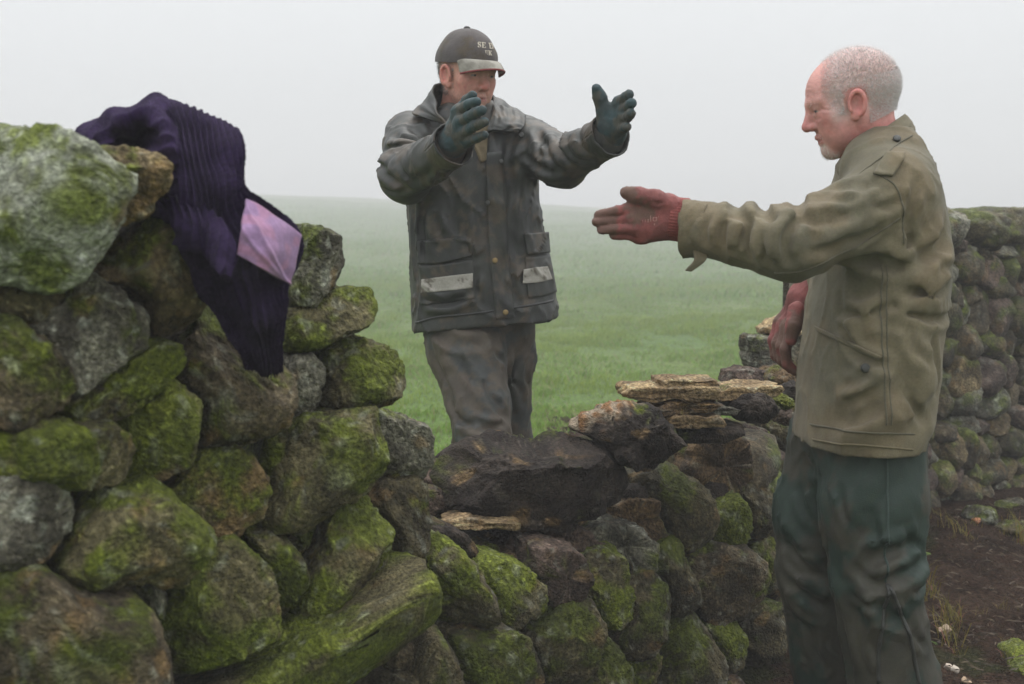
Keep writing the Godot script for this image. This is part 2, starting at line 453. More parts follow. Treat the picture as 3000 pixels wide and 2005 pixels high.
	[9, Vector3(0.137, 0.592, -3.172), 22.2, 0.05, 4.0, 1, [-49,3,-7,15,42,6,36,-11,-19,-13]],
	[5, Vector3(0.227, 0.571, -3.354), 21.4, 0.06, 3.2, 2, [-46,1,-1,23,38,13,32,-16,-20,-21]],
	[10, Vector3(0.886, 0.062, -3.913), 16.4, 0.10, 2.5, 0, [-60,81,2,97,57,50,60,-65,6,-103,-49,-69]],
	[4, Vector3(0.792, -0.098, -3.791), 17.0, 0.10, 2.5, 0, [-106,78,-32,80,59,82,106,21,93,-90,-88,-69]],
	[7, Vector3(0.574, 0.009, -3.461), 18.3, 0.10, 2.5, 0, [-108,23,-27,64,55,61,112,-3,85,-64,-107,-40]],
	[4, Vector3(0.917, 0.267, -3.985), 16.3, 0.10, 2.5, 0, [-51,117,19,127,68,37,56,-106,-38,-127,-63,-24]],
	[8, Vector3(0.041, 0.719, -3.060), 12.0, 0.15, 5.0, 0, [-246,-26,-242,22,-197,69,-132,98,-78,107,20,98,119,105,187,78,238,46,255,1,250,-48,199,-68,143,-90,87,-109,31,-117,-35,-103,-122,-85,-208,-73,-242,-54], "boulder", "boulder", "long dark brown boulder lying across the open top of the gap"],
	[8, Vector3(0.308, 0.811, -3.120), 20.0, 0.14, 4.0, 0, [-149,22,-103,57,-73,78,-8,79,65,60,96,19,121,-49,97,-76,42,-89,-30,-73,-61,-43,-79,-6,-120,7], "angular_rock", "rock", "angular dark rock with a freshly broken pale top, beside stacked slabs"],
	[9, Vector3(-0.078, 0.647, -2.940), 0.0, 0.07, 7.0, 1, [-85,7,-38,16,24,10,89,1,90,-12,24,-13,-59,-8,-84,-3], "stone_slab", "slab", "thin buff slab wedged under the long dark boulder"],
	[9, Vector3(0.450, 0.929, -3.300), 6.0, 0.07, 7.0, 0, [-77,8,-53,14,5,11,70,10,80,3,83,-11,17,-12,-76,-11], "stone_slab", "slab", "short thin slab on top of the slab stack"],
	[9, Vector3(0.412, 0.905, -3.300), 4.0, 0.09, 5.0, 0, [-130,4,-116,17,-60,19,32,19,116,16,122,1,119,-17,68,-21,-2,-18,-72,-19,-106,-13,-125,-5], "stone_slab", "slab", "long slab with a rounded orange tip in the slab stack"],
	[11, Vector3(0.432, 0.868, -3.300), 10.0, 0.09, 5.5, 0, [-84,-2,-58,15,13,18,73,11,109,3,61,-10,-10,-18,-70,-17], "stone_slab", "slab", "brown wedge-shaped slab under the long one"],
	[2, Vector3(0.521, 0.850, -3.340), 14.0, 0.07, 3.6, 0, [-57,0,-26,9,37,11,59,3,37,-8,-13,-11,-50,-9], "stone_slab", "slab", "thin grey flake low in the slab stack"],
	[9, Vector3(0.453, 0.833, -3.300), 8.0, 0.10, 7.0, 0, [-79,9,-44,17,21,17,65,18,80,-14,39,-17,-43,-17,-79,-9], "stone_slab", "slab", "ochre slab at the bottom of the slab stack"],
	[9, Vector3(0.632, 0.885, -3.450), 10.0, 0.08, 6.0, 0, [-83,7,-50,16,25,19,82,20,91,10,76,-9,26,-18,-50,-21,-82,-19], "stone_slab", "slab", "pale yellow slab lying behind the round black cobble"],
	[8, Vector3(0.653, 0.847, -3.360), 25.0, 0.06, 2.6, 1, [-66,-6,-59,23,-31,40,4,43,37,31,62,6,70,-21,56,-35,-1,-37,-51,-29], "cobble", "cobble", "round black cobble with a seam, by the pale yellow slab"],
	[8, Vector3(0.597, 0.842, -3.420), 10.0, 0.05, 6.0, 0, [-20,14,19,15,19,-16,-19,-13], "stone_block", "stone", "small square-ended dark block touching the black cobble"],
	[2, Vector3(0.899, 0.900, -4.300), 20.0, 0.08, 4.5, 0, [-98,53,-80,63,23,63,92,58,95,-59,43,-69,-60,-60,-91,-41], "stone_block", "stone", "rounded grey block standing beyond the gap, by the hanging gloved hand"],
	[9, Vector3(0.928, 0.991, -4.300), 20.0, 0.08, 6.0, 0, [-71,-6,-37,15,31,37,57,24,51,-23,-11,-26,-69,-24], "stone_slab", "slab", "pale slab perched on the rounded grey block"],
	[7, Vector3(0.739, 0.858, -3.950), 20.0, 0.10, 2.8, 2, [-77,-17,-58,24,-19,33,43,26,76,-10,61,-31,-18,-25], "loose_stone", "stone", "low grey-brown stone below the rounded grey block"],
	[11, Vector3(0.828, 0.868, -3.900), 20.0, 0.09, 2.5, 1, [-57,-1,-31,29,8,36,47,15,56,-24,9,-30,-45,-25], "loose_stone", "stone", "rusty brown stone beneath the hanging gloved hand"],
	[8, Vector3(0.836, 0.838, -3.700), 20.0, 0.08, 2.5, 0, [-41,1,-27,27,10,38,41,4,27,-34,-33,-25], "loose_stone", "stone", "dark stone on the wall top close to the jacket front"],
	[5, Vector3(0.749, 0.845, -3.500), 20.0, 0.05, 2.4, 0, [-28,5,-4,20,24,10,26,-12,-3,-17,-25,-10], "loose_stone", "stone", "small pinkish stone next to the black cobble"],
	[7, Vector3(0.797, 0.794, -3.620), 20.0, 0.09, 2.5, 0, [-51,6,-23,37,36,27,52,-25,-6,-34,-43,-20], "loose_stone", "stone", "purple-brown stone behind the black cobble"],
	[8, Vector3(0.495, 0.793, -3.320), 10.0, 0.10, 2.6, 0, [-121,7,-49,25,47,25,108,21,121,-6,48,-27,-49,-24,-114,-16], "loose_stone", "stone", "flat dark stone carrying the slab stack"],
	[6, Vector3(1.561, 0.001, -3.750), 0.0, 0.10, 2.5, 0, [-73,4,-61,45,-16,61,44,58,73,4,62,-51,-17,-62,-65,-38], "loose_stone", "stone", "moss-covered stone lying in the mud at the path edge"],
	[6, Vector3(1.517, -0.002, -3.600), 0.0, 0.10, 2.5, 0, [-62,1,-38,47,13,60,53,21,55,-45,-34,-52], "loose_stone", "stone", "lower mossy stone in front of another in the mud"],
	[2, Vector3(2.060, 0.062, -5.400), 30.0, 0.08, 2.7, 3, [-116,8,-72,61,27,40,115,-29,89,-65,-25,-31], "loose_stone", "stone", "grey flat stone fallen at the foot of the far wall"],
	[2, Vector3(2.271, 0.036, -5.600), 30.0, 0.09, 2.6, 2, [-127,8,-57,59,61,56,126,-42,38,-62,-81,-37], "loose_stone", "stone", "bluish stone fallen beside the flat grey one"],
	[4, Vector3(2.139, 0.048, -5.200), 30.0, 0.09, 2.6, 2, [-119,24,-39,52,72,29,105,-50,-34,-42], "loose_stone", "stone", "brown stone half in the mud before the fallen stones"],
]

# per palette: two stone tones, moss share, moss tone (0 dark, 1 bright), pale lichen share, rust share (linear colours)
const TONES = [
	[Color(0.220, 0.230, 0.180), Color(0.130, 0.135, 0.095), 0.38, 0.55, 0.55, 0.03],
	[Color(0.130, 0.098, 0.050), Color(0.068, 0.050, 0.026), 0.34, 0.3, 0.12, 0.18],
	[Color(0.125, 0.118, 0.088), Color(0.052, 0.047, 0.034), 0.38, 0.45, 0.34, 0.08],
	[Color(0.100, 0.086, 0.042), Color(0.050, 0.042, 0.021), 0.74, 0.7, 0.14, 0.10],
	[Color(0.082, 0.064, 0.038), Color(0.036, 0.028, 0.017), 0.32, 0.25, 0.16, 0.15],
	[Color(0.160, 0.108, 0.048), Color(0.066, 0.052, 0.028), 0.45, 0.5, 0.10, 0.48],
	[Color(0.092, 0.080, 0.042), Color(0.055, 0.045, 0.026), 0.84, 1.0, 0.28, 0.06],
	[Color(0.100, 0.070, 0.054), Color(0.050, 0.035, 0.028), 0.06, 0.3, 0.20, 0.12],
	[Color(0.040, 0.030, 0.0235), Color(0.019, 0.0138, 0.0110), 0.06, 0.3, 0.0, 0.05],
	[Color(0.330, 0.240, 0.130), Color(0.190, 0.130, 0.070), 0.0, 0.3, 0.10, 0.35],
	[Color(0.080, 0.066, 0.034), Color(0.036, 0.030, 0.0165), 0.33, 0.2, 0.16, 0.10],
	[Color(0.120, 0.078, 0.042), Color(0.056, 0.038, 0.024), 0.20, 0.4, 0.12, 0.52],
]

func stone_tint(q: Vector3, up: float, pal: int) -> Color:
	var t: Array = TONES[pal]
	var a := n3(q, 7.0)
	var b := n3(q + Vector3(31, 7, 3), 19.0)
	var g := n3(q, 62.0)
	var c: Color = t[0].lerp(t[1], ss(-0.35, 0.35, a + 0.6 * b))
	var rust := ss(0.0, 0.3, n3(q + Vector3(5, 50, 9), 11.0) + 0.4 * b - 0.62 + t[5])
	c = c.lerp(Color(0.17, 0.105, 0.042), rust * 0.5)
	c *= 1.0 + 0.32 * g + 0.22 * n3(q, 140.0)
	var m := ss(-0.16, 0.24, n3(q + Vector3(80, 2, 40), 5.5) * 0.75 + b * 0.3 + g * 0.18 + 0.28 * up + (t[2] - 0.62))
	var tone := clampf(t[3] * 0.55 + 0.4 * n3(q + Vector3(3, 90, 1), 9.0) + 0.3 * g + 0.15, 0, 1)
	c = c.lerp(Color(0.040, 0.050, 0.007).lerp(Color(0.108, 0.132, 0.010), tone), m * 0.86)
	var li := 0.0 if t[4] <= 0.0 else ss(0.34, 0.5, n3(q + Vector3(60, 60, 5), 30.0) + 0.25 * n3(q, 9.0) - 0.22 + t[4] * 0.35)
	c = c.lerp(Color(0.26, 0.27, 0.22), li * (0.5 if pal == 0 or pal == 2 else 0.28))
	# small pale grains
	c = c.lerp(c * 2.4 + Color(0.03, 0.03, 0.025), ss(0.60, 0.72, n3(q + Vector3(11, 0, 70), 85.0)) * 0.7)
	c *= 2.2 if pal < 7 else 1.85
	c.a = m   # how mossy, for the relief
	return c

# an even grid over a sphere, from the six faces of a cube: directions and triangles
var grids := {}
func sphere_grid(m: int) -> Array:
	if grids.has(m): return grids[m]
	var dirs := PackedVector3Array()
	var idx := PackedInt32Array()
	var known := {}
	for f in 6:
		var ax: Vector3 = [Vector3(1, 0, 0), Vector3(-1, 0, 0), Vector3(0, 1, 0), Vector3(0, -1, 0), Vector3(0, 0, 1), Vector3(0, 0, -1)][f]
		var s := Vector3(ax.y, ax.z, ax.x)
		var t := ax.cross(s)
		var id := []
		for j in m + 1:
			for i in m + 1:
				var p := ax + s * tan((2.0 * i / m - 1.0) * PI / 4.0) + t * tan((2.0 * j / m - 1.0) * PI / 4.0)
				var key := Vector3i((p * 4000.0).round())
				if not known.has(key):
					known[key] = dirs.size()
					dirs.append(p.normalized())
				id.append(known[key])
		for j in m:
			for i in m:
				var a: int = id[j * (m + 1) + i]
				var b: int = id[j * (m + 1) + i + 1]
				var c: int = id[(j + 1) * (m + 1) + i + 1]
				var d: int = id[(j + 1) * (m + 1) + i]
				idx.append_array([a, c, b, a, d, c])
	grids[m] = [dirs, idx]
	return grids[m]

# a weathered stone: the outline in its own x-y plane, rounded off towards front and back, split faces and uneven relief
func stone_arrays(outline: PackedVector2Array, depth: float, power: float, facets: int, pal: int, seed_: int, m: int, chip := Vector3.ZERO, cuts := []) -> Array:
	var r := RandomNumberGenerator.new()
	r.seed = seed_ * 7919 + 13
	var off := Vector3(r.randf(), r.randf(), r.randf()) * 60.0
	var reach := PackedFloat32Array()
	var mean := 0.0
	var cnt := outline.size()
	var nu := 120 if m > 12 else 48
	for i in nu:
		var dir := Vector2.from_angle(TAU * i / nu)
		var best := 0.0
		for k in cnt:
			var p := outline[k]
			var e := outline[(k + 1) % cnt] - p
			var den := dir.cross(e)
			if absf(den) < 1e-9: continue
			var t := p.cross(e) / den
			var s := p.cross(dir) / den
			if t > best and s >= -0.001 and s <= 1.001: best = t
		reach.append(best)
		mean += best / nu
	var sm := reach.duplicate()
	for i in nu: sm[i] = reach[i] * 0.5 + 0.25 * (reach[(i + 1) % nu] + reach[(i + nu - 1) % nu])
	reach = sm
	var planes := []
	for k in facets + 3:
		var u := Vector3(r.randf_range(-1, 1), r.randf_range(-0.8, 1), r.randf_range(0.35, 1.3) if k < facets else r.randf_range(-0.2, 0.3)).normalized()
		planes.append([u, r.randf_range(0.68, 0.88) if k < facets else r.randf_range(0.90, 0.97)])
	for c in cuts: planes.append([c[0].normalized(), 0.0, c[1]])
	var e := 2.0 / power
	var grid := sphere_grid(m)
	var v := PackedVector3Array()
	for d: Vector3 in grid[0]:
		var sn := pow(sqrt(maxf(0.0, 1.0 - d.z * d.z)), e)
		var cn := pow(absf(d.z), e) * signf(d.z)
		var a := fposmod(atan2(d.y, d.x) / TAU * nu, nu)
		var i := int(a) % nu
		var rr := lerpf(reach[i], reach[(i + 1) % nu], a - int(a)) * sn
		var fl := Vector2(d.x, d.y).normalized() * rr
		v.append(Vector3(fl.x, fl.y, depth * cn))
	for pl in planes:
		var u: Vector3 = pl[0]
		var far := 0.0
		for p in v: far = maxf(far, p.dot(u))
		var h: float = far * pl[1] if pl.size() < 3 else pl[2]
		for i in v.size():
			var o := v[i].dot(u) - h
			if o > 0.0: v[i] -= u * o * 0.9
	var amp := clampf(mean, 0.02, 0.16)
	var cs := PackedColorArray()
	for i in v.size():
		var p := v[i]
		var nrm := Vector3(p.x / mean, p.y / mean, p.z / depth * 0.8).normalized()
		var q := p + off
		var d := amp * (0.06 * n3(q, 0.55 / amp) + 0.06 * n3(q, 1.5 / amp)) * (1.0 if cuts.is_empty() else 1.9) + 0.0045 * n3(q, 30.0) * (1.0 if cuts.is_empty() else 1.8) + 0.0024 * n3(q, 75.0)
		var crk := absf(n3(q + Vector3(17, 3, 8), 0.9 / amp))
		d -= amp * 0.05 * (1.0 - ss(0.0, 0.09, crk))
		v[i] = p + nrm * d
		var c := stone_tint(q, nrm.y, pal)
		v[i] += nrm * c.a * (0.0022 + 0.0022 * n3(q, 170.0))   # cushions of moss
		c.a = 1.0
		if chip != Vector3.ZERO:   # a freshly broken place: pale inside of the stone
			var w := ss(-0.012, 0.012, p.dot(chip.normalized()) - chip.length() + 0.02 * n3(q, 40.0) + 0.014 * n3(q, 15.0))
			c = c.lerp(Color(0.55, 0.44, 0.32).lerp(Color(0.42, 0.22, 0.10), ss(-0.1, 0.3, n3(q, 30.0))), w)
		cs.append(c)
	return arrays_of(v, grid[1], cs)

func stone_mesh(outline: PackedVector2Array, depth: float, power: float, facets: int, pal: int, seed_: int, m: int, chip := Vector3.ZERO, cuts := []) -> ArrayMesh:
	return made(stone_arrays(outline, depth, power, facets, pal, seed_, m, chip, cuts))

func stone_later(o: MeshInstance3D, outline: PackedVector2Array, depth: float, power: float, facets: int, pal: int, seed_: int, m: int, chip := Vector3.ZERO):
	sphere_grid(m)
	later(o, func() -> Array: return stone_arrays(outline, depth, power, facets, pal, seed_, m, chip))

func opaque(c: Color) -> Color: return Color(c.r, c.g, c.b)

# a split slab or block: the outline drawn straight through from front to back, edges broken, layers showing in the sides
func slab_mesh(outline: PackedVector2Array, depth: float, pal: int, seed_: int) -> ArrayMesh:
	var off := Vector3(seed_ * 1.7, seed_ * 0.9, 5.0)
	var ring := PackedVector2Array()
	var cnt := outline.size()
	var size := 0.0
	for k in cnt:
		var a := outline[k]
		var b := outline[(k + 1) % cnt]
		size = maxf(size, a.length())
		var n := maxi(2, int((b - a).length() / 0.005))
		for i in n: ring.append(a.lerp(b, float(i) / n))
	var m := ring.size()
	var rows := [[-0.97, 0.05], [-0.97, 0.5], [-1.0, 0.85], [-0.93, 0.985]]
	for i in 15: rows.append([lerpf(-0.86, 0.86, i / 14.0), 1.0])
	rows.append_array([[0.93, 0.985], [1.0, 0.85], [0.97, 0.5], [0.97, 0.05]])
	var v := PackedVector3Array()
	var cs := PackedColorArray()
	for r in rows:
		for q in ring:
			var p := Vector3(q.x * r[1], q.y * r[1], depth * r[0])
			var o := p + off
			var nrm := Vector3(p.x * 0.5, p.y * 3.0, p.z * 0.6).normalized()
			var layer := n3(Vector3(o.x * 9.0, o.y * 150.0, o.z * 9.0), 1.0)
			p += nrm * (0.0035 * layer + 0.006 * n3(o, 14.0) + 0.0022 * n3(o, 60.0))
			p += Vector3(0.012 * n3(o + Vector3(0, 0, 9), 20.0), 0, 0.012 * n3(o + Vector3(9, 0, 0), 16.0))
			v.append(p)
			cs.append(opaque(stone_tint(o, 0.0, pal)) * (1.0 + 0.5 * n3(Vector3(o.x * 7.0, o.y * 110.0, o.z * 7.0), 1.0)))
	var idx := PackedInt32Array()
	for j in rows.size() - 1:
		for i in m:
			var a := j * m + i
			var b := j * m + (i + 1) % m
			idx.append_array([a, b + m, b, a, a + m, b + m])
	for e in [0, rows.size() - 1]:
		v.append(Vector3(0, 0, depth * rows[e][0]))
		cs.append(opaque(stone_tint(off, 0.0, pal)))
		for i in m:
			var a: int = e * m + i
			var b: int = e * m + (i + 1) % m
			idx.append_array([v.size() - 1, a, b] if e == 0 else [v.size() - 1, b, a])
	return mesh_of(v, idx, cs)

func outline_of(mm: Array, grow := 1.0) -> PackedVector2Array:
	var o := PackedVector2Array()
	for k in range(0, mm.size(), 2): o.append(Vector2(mm[k], mm[k + 1]) * 0.001 * grow)
	if Geometry2D.is_polygon_clockwise(o): o.reverse()
	return o

func build_wall():
	var wall := thing("dry_stone_wall", "mossy dry stone wall of rough boulders with a half-rebuilt gap", "wall")
	wall.set_meta("kind", "thing")
	var k := 0
	for s in STONES:
		k += 1
		if s.size() > 7: continue
		var o := obj("stone", null, M.stone, wall, s[1])
		if s[4] >= 6.0:   # split blocks
			o.mesh = slab_mesh(outline_of(s[6]), s[3], s[0], k)
			o.rotation_degrees.y = s[2]
			continue
		stone_later(o, outline_of(s[6], 1.03), s[3] * 1.08, s[4] + 1.5, s[5] + 2, s[0], k, 27)
		o.rotation_degrees.y = s[2]
	# rubble packed inside the wall, seen in the joints: too small and deep to tell apart
	rng.seed = 57
	var steps := [[-0.4, 0.22, 1.25], [0.22, 0.42, 1.12], [0.42, 0.56, 0.98], [0.56, 0.70, 0.84], [0.70, 0.80, 0.72], [0.80, 1.2, 0.55], [1.2, 1.9, 0.54], [1.9, 2.6, 0.62]]
	var bits := SurfaceTool.new()
	bits.begin(Mesh.PRIMITIVE_TRIANGLES)
	var kinds := []
	for k2 in 6:
		var poly := PackedVector2Array()
		for s2 in 7: poly.append(Vector2.from_angle(TAU * (s2 + rng.randf_range(-0.3, 0.3)) / 7.0) * rng.randf_range(0.05, 0.075))
		kinds.append(stone_mesh(poly, 0.06, 2.8, 2, [4, 10, 7, 8, 4, 10][k2], 640 + k2, 8))
	for q in steps:
		for k2 in int((q[1] - q[0]) * q[2] * 190.0):
			var c: Vector3 = A + U * rng.randf_range(q[0], q[1]) - N * rng.randf_range(0.15, 0.42) + Vector3(0, q[2] * pow(rng.randf(), 0.7), 0)
			bits.append_from(kinds[rng.randi() % 6], 0, Transform3D(Basis.from_euler(Vector3(rng.randf() * TAU, rng.randf() * TAU, rng.randf() * TAU)).scaled(Vector3.ONE * rng.randf_range(0.7, 1.3)), c))
	for q in steps:
		var box := BoxMesh.new()
		box.size = Vector3(q[1] - q[0], q[2], 0.24)
		var bt := Transform3D(Basis(U, Vector3.UP, N), A + U * (q[0] + q[1]) * 0.5 - N * 0.34 + Vector3(0, q[2] * 0.5 - 0.05, 0))
		var bm := SurfaceTool.new()
		bm.begin(Mesh.PRIMITIVE_TRIANGLES)
		bm.set_color(Color(0.12, 0.095, 0.06))
		var ba := box.get_mesh_arrays()
		for i in ba[Mesh.ARRAY_INDEX]:
			bm.set_color(Color(0.12, 0.095, 0.06))
			bm.set_normal(ba[Mesh.ARRAY_NORMAL][i])
			bm.add_vertex(ba[Mesh.ARRAY_VERTEX][i])
		bits.append_from(bm.commit(), 0, bt)
	obj("hearting", bits.commit(), M.stone, wall).set_meta("kind", "stuff")
	# the standing stretch beyond the gap: laid in rough courses, thicker at the foot, capped with larger cope stones
	rng.seed = 23
	var legs := [[Vector3(0.78, 0, -3.70), Vector3(1.85, 0, -5.55)], [Vector3(1.85, 0, -5.55), Vector3(3.3, 0, -6.50)]]
	for leg in legs:
		var a: Vector3 = leg[0]
		var u: Vector3 = (leg[1] - leg[0]).normalized()
		var n := Vector3(-u.z, 0, u.x)
		if n.z < 0.0: n = -n
		var length: float = (leg[1] - leg[0]).length()
		var second: bool = leg == legs[1]
		var hid := 0.0 if second else 1.25   # up to here the stretch is still half built, then it stands at full height
		var y := 0.0
		var topy := 1.22 + 0.02
		var row := 0
		while y < topy - 0.03:
			var h := minf(rng.randf_range(0.085, 0.15), topy - y)
			var x := (hid if second or y > 0.62 else 0.12) - rng.randf_range(0.0, 0.1)
			while x < length:
				var w := rng.randf_range(0.08, 0.20)
				if not second: w *= 1.8
				var hh := h * rng.randf_range(0.9, 1.5)
				var poly := PackedVector2Array()
				var sides := rng.randi_range(6, 9)
				for s in sides:
					var an := TAU * (s + rng.randf_range(-0.3, 0.3)) / sides
					var sq := 1.0 / pow(pow(absf(cos(an)), 3.5) + pow(absf(sin(an)), 3.5), 1.0 / 3.5)
					poly.append(Vector2(cos(an) * w * 0.62, sin(an) * hh * 0.60) * sq * rng.randf_range(0.86, 1.12))
				var dp := rng.randf_range(0.09, 0.13)
				var c := a + u * (x + w * 0.5) + Vector3(0, y + h * 0.5 + rng.randf_range(-0.025, 0.025), 0) - n * (0.05 * (y / 1.2) + dp * 0.8 + rng.randf_range(-0.02, 0.05))
				var pal: int = [10, 4, 1, 7, 2, 4, 1, 4, 7, 2][rng.randi() % 10]
				var o := obj("stone", null, M.far_stone, wall, c)
				stone_later(o, poly, dp, rng.randf_range(2.4, 3.6), rng.randi_range(1, 5), pal, 500 + wall.get_child_count(), 9)
				o.rotation.y = atan2(n.x, n.z) + rng.randf_range(-0.12, 0.12)
				o.rotation.z = rng.randf_range(-0.45, 0.45)
				x += w
			y += h
			row += 1
		# cope stones
		var x := hid
		while x < length:
			var w := rng.randf_range(0.26, 0.42)
			var poly := PackedVector2Array()
			for s in 9:
				var an := TAU * (s + rng.randf_range(-0.25, 0.25)) / 9
				poly.append(Vector2(cos(an) * w * 0.55, sin(an) * 0.105) * rng.randf_range(0.92, 1.1))
			var c := a + u * (x + w * 0.5) + Vector3(0, topy + 0.072 + rng.randf_range(-0.01, 0.015), 0) - n * 0.24
			var o := obj("cope_stone", stone_mesh(poly, 0.26, 2.6, 1, 2 if rng.randf() < 0.4 else 10, 900 + int(x * 50), 14), M.far_stone, wall, c)
			o.rotation.y = atan2(n.x, n.z) + rng.randf_range(-0.1, 0.1)
			x += w * 0.98
		# its packing
		var pv := PackedVector3Array()
		var pc := PackedColorArray()
		for yy in [-0.05, 1.26]:
			for c in [[hid + 0.18, 0.12], [length + 0.02, 0.12], [length + 0.02, 0.45], [hid + 0.18, 0.45]]:
				pv.append(a + u * c[0] - n * c[1] + Vector3(0, yy, 0))
				pc.append(Color(0.12, 0.095, 0.06))
		var pi_ := PackedInt32Array()
		for f in [[0, 1, 5, 4], [1, 2, 6, 5], [2, 3, 7, 6], [3, 0, 4, 7], [4, 5, 6, 7]]:
			pi_.append_array([f[0], f[1], f[2], f[0], f[2], f[3]])
		obj("hearting", mesh_of(pv, pi_, pc), M.stone, wall).set_meta("kind", "stuff")

func build_loose_stones():
	var k := 300
	for s in STONES:
		k += 1
		if s.size() < 8: continue
		var chip := Vector3.ZERO
		if s[7] == "angular_rock": chip = Vector3(-0.30, 1.0, -0.25).normalized() * 0.066
		var cuts := []   # split faces seen on the largest two
		if s[7] == "boulder": cuts = [[Vector3(0.03, 0.955, 0.29), 0.072], [Vector3(0.05, -0.12, 1.0), 0.11], [Vector3(-0.75, 0.45, 0.5), 0.150], [Vector3(-0.35, -0.8, 0.5), 0.13], [Vector3(0.8, 0.1, 0.6), 0.17]]
		if s[7] == "angular_rock": cuts = [[Vector3(-0.1, 0.90, 0.42), 0.072], [Vector3(0.15, -0.2, 1.0), 0.085], [Vector3(-0.8, 0.25, 0.55), 0.075], [Vector3(0.75, 0.5, 0.35), 0.085], [Vector3(0.6, -0.75, 0.3), 0.08]]
		var big: bool = s[7] == "boulder" or s[7] == "angular_rock"
		var flat: bool = s[7] == "stone_slab" or s[7] == "stone_block"
		var o := obj(s[7], slab_mesh(outline_of(s[6]), s[3], s[0], k) if flat else stone_mesh(outline_of(s[6]), s[3], s[4], s[5], s[0], k, 40 if big else 24, chip, cuts), M.stone, self, s[1])
		o.rotation_degrees.y = s[2]
		tag(o, s[9], s[8], "loose stones by the gap" if s[1].z > -3.55 or s[1].x < 1.0 else "stones fallen in the mud")
		o.set_meta("kind", "thing")

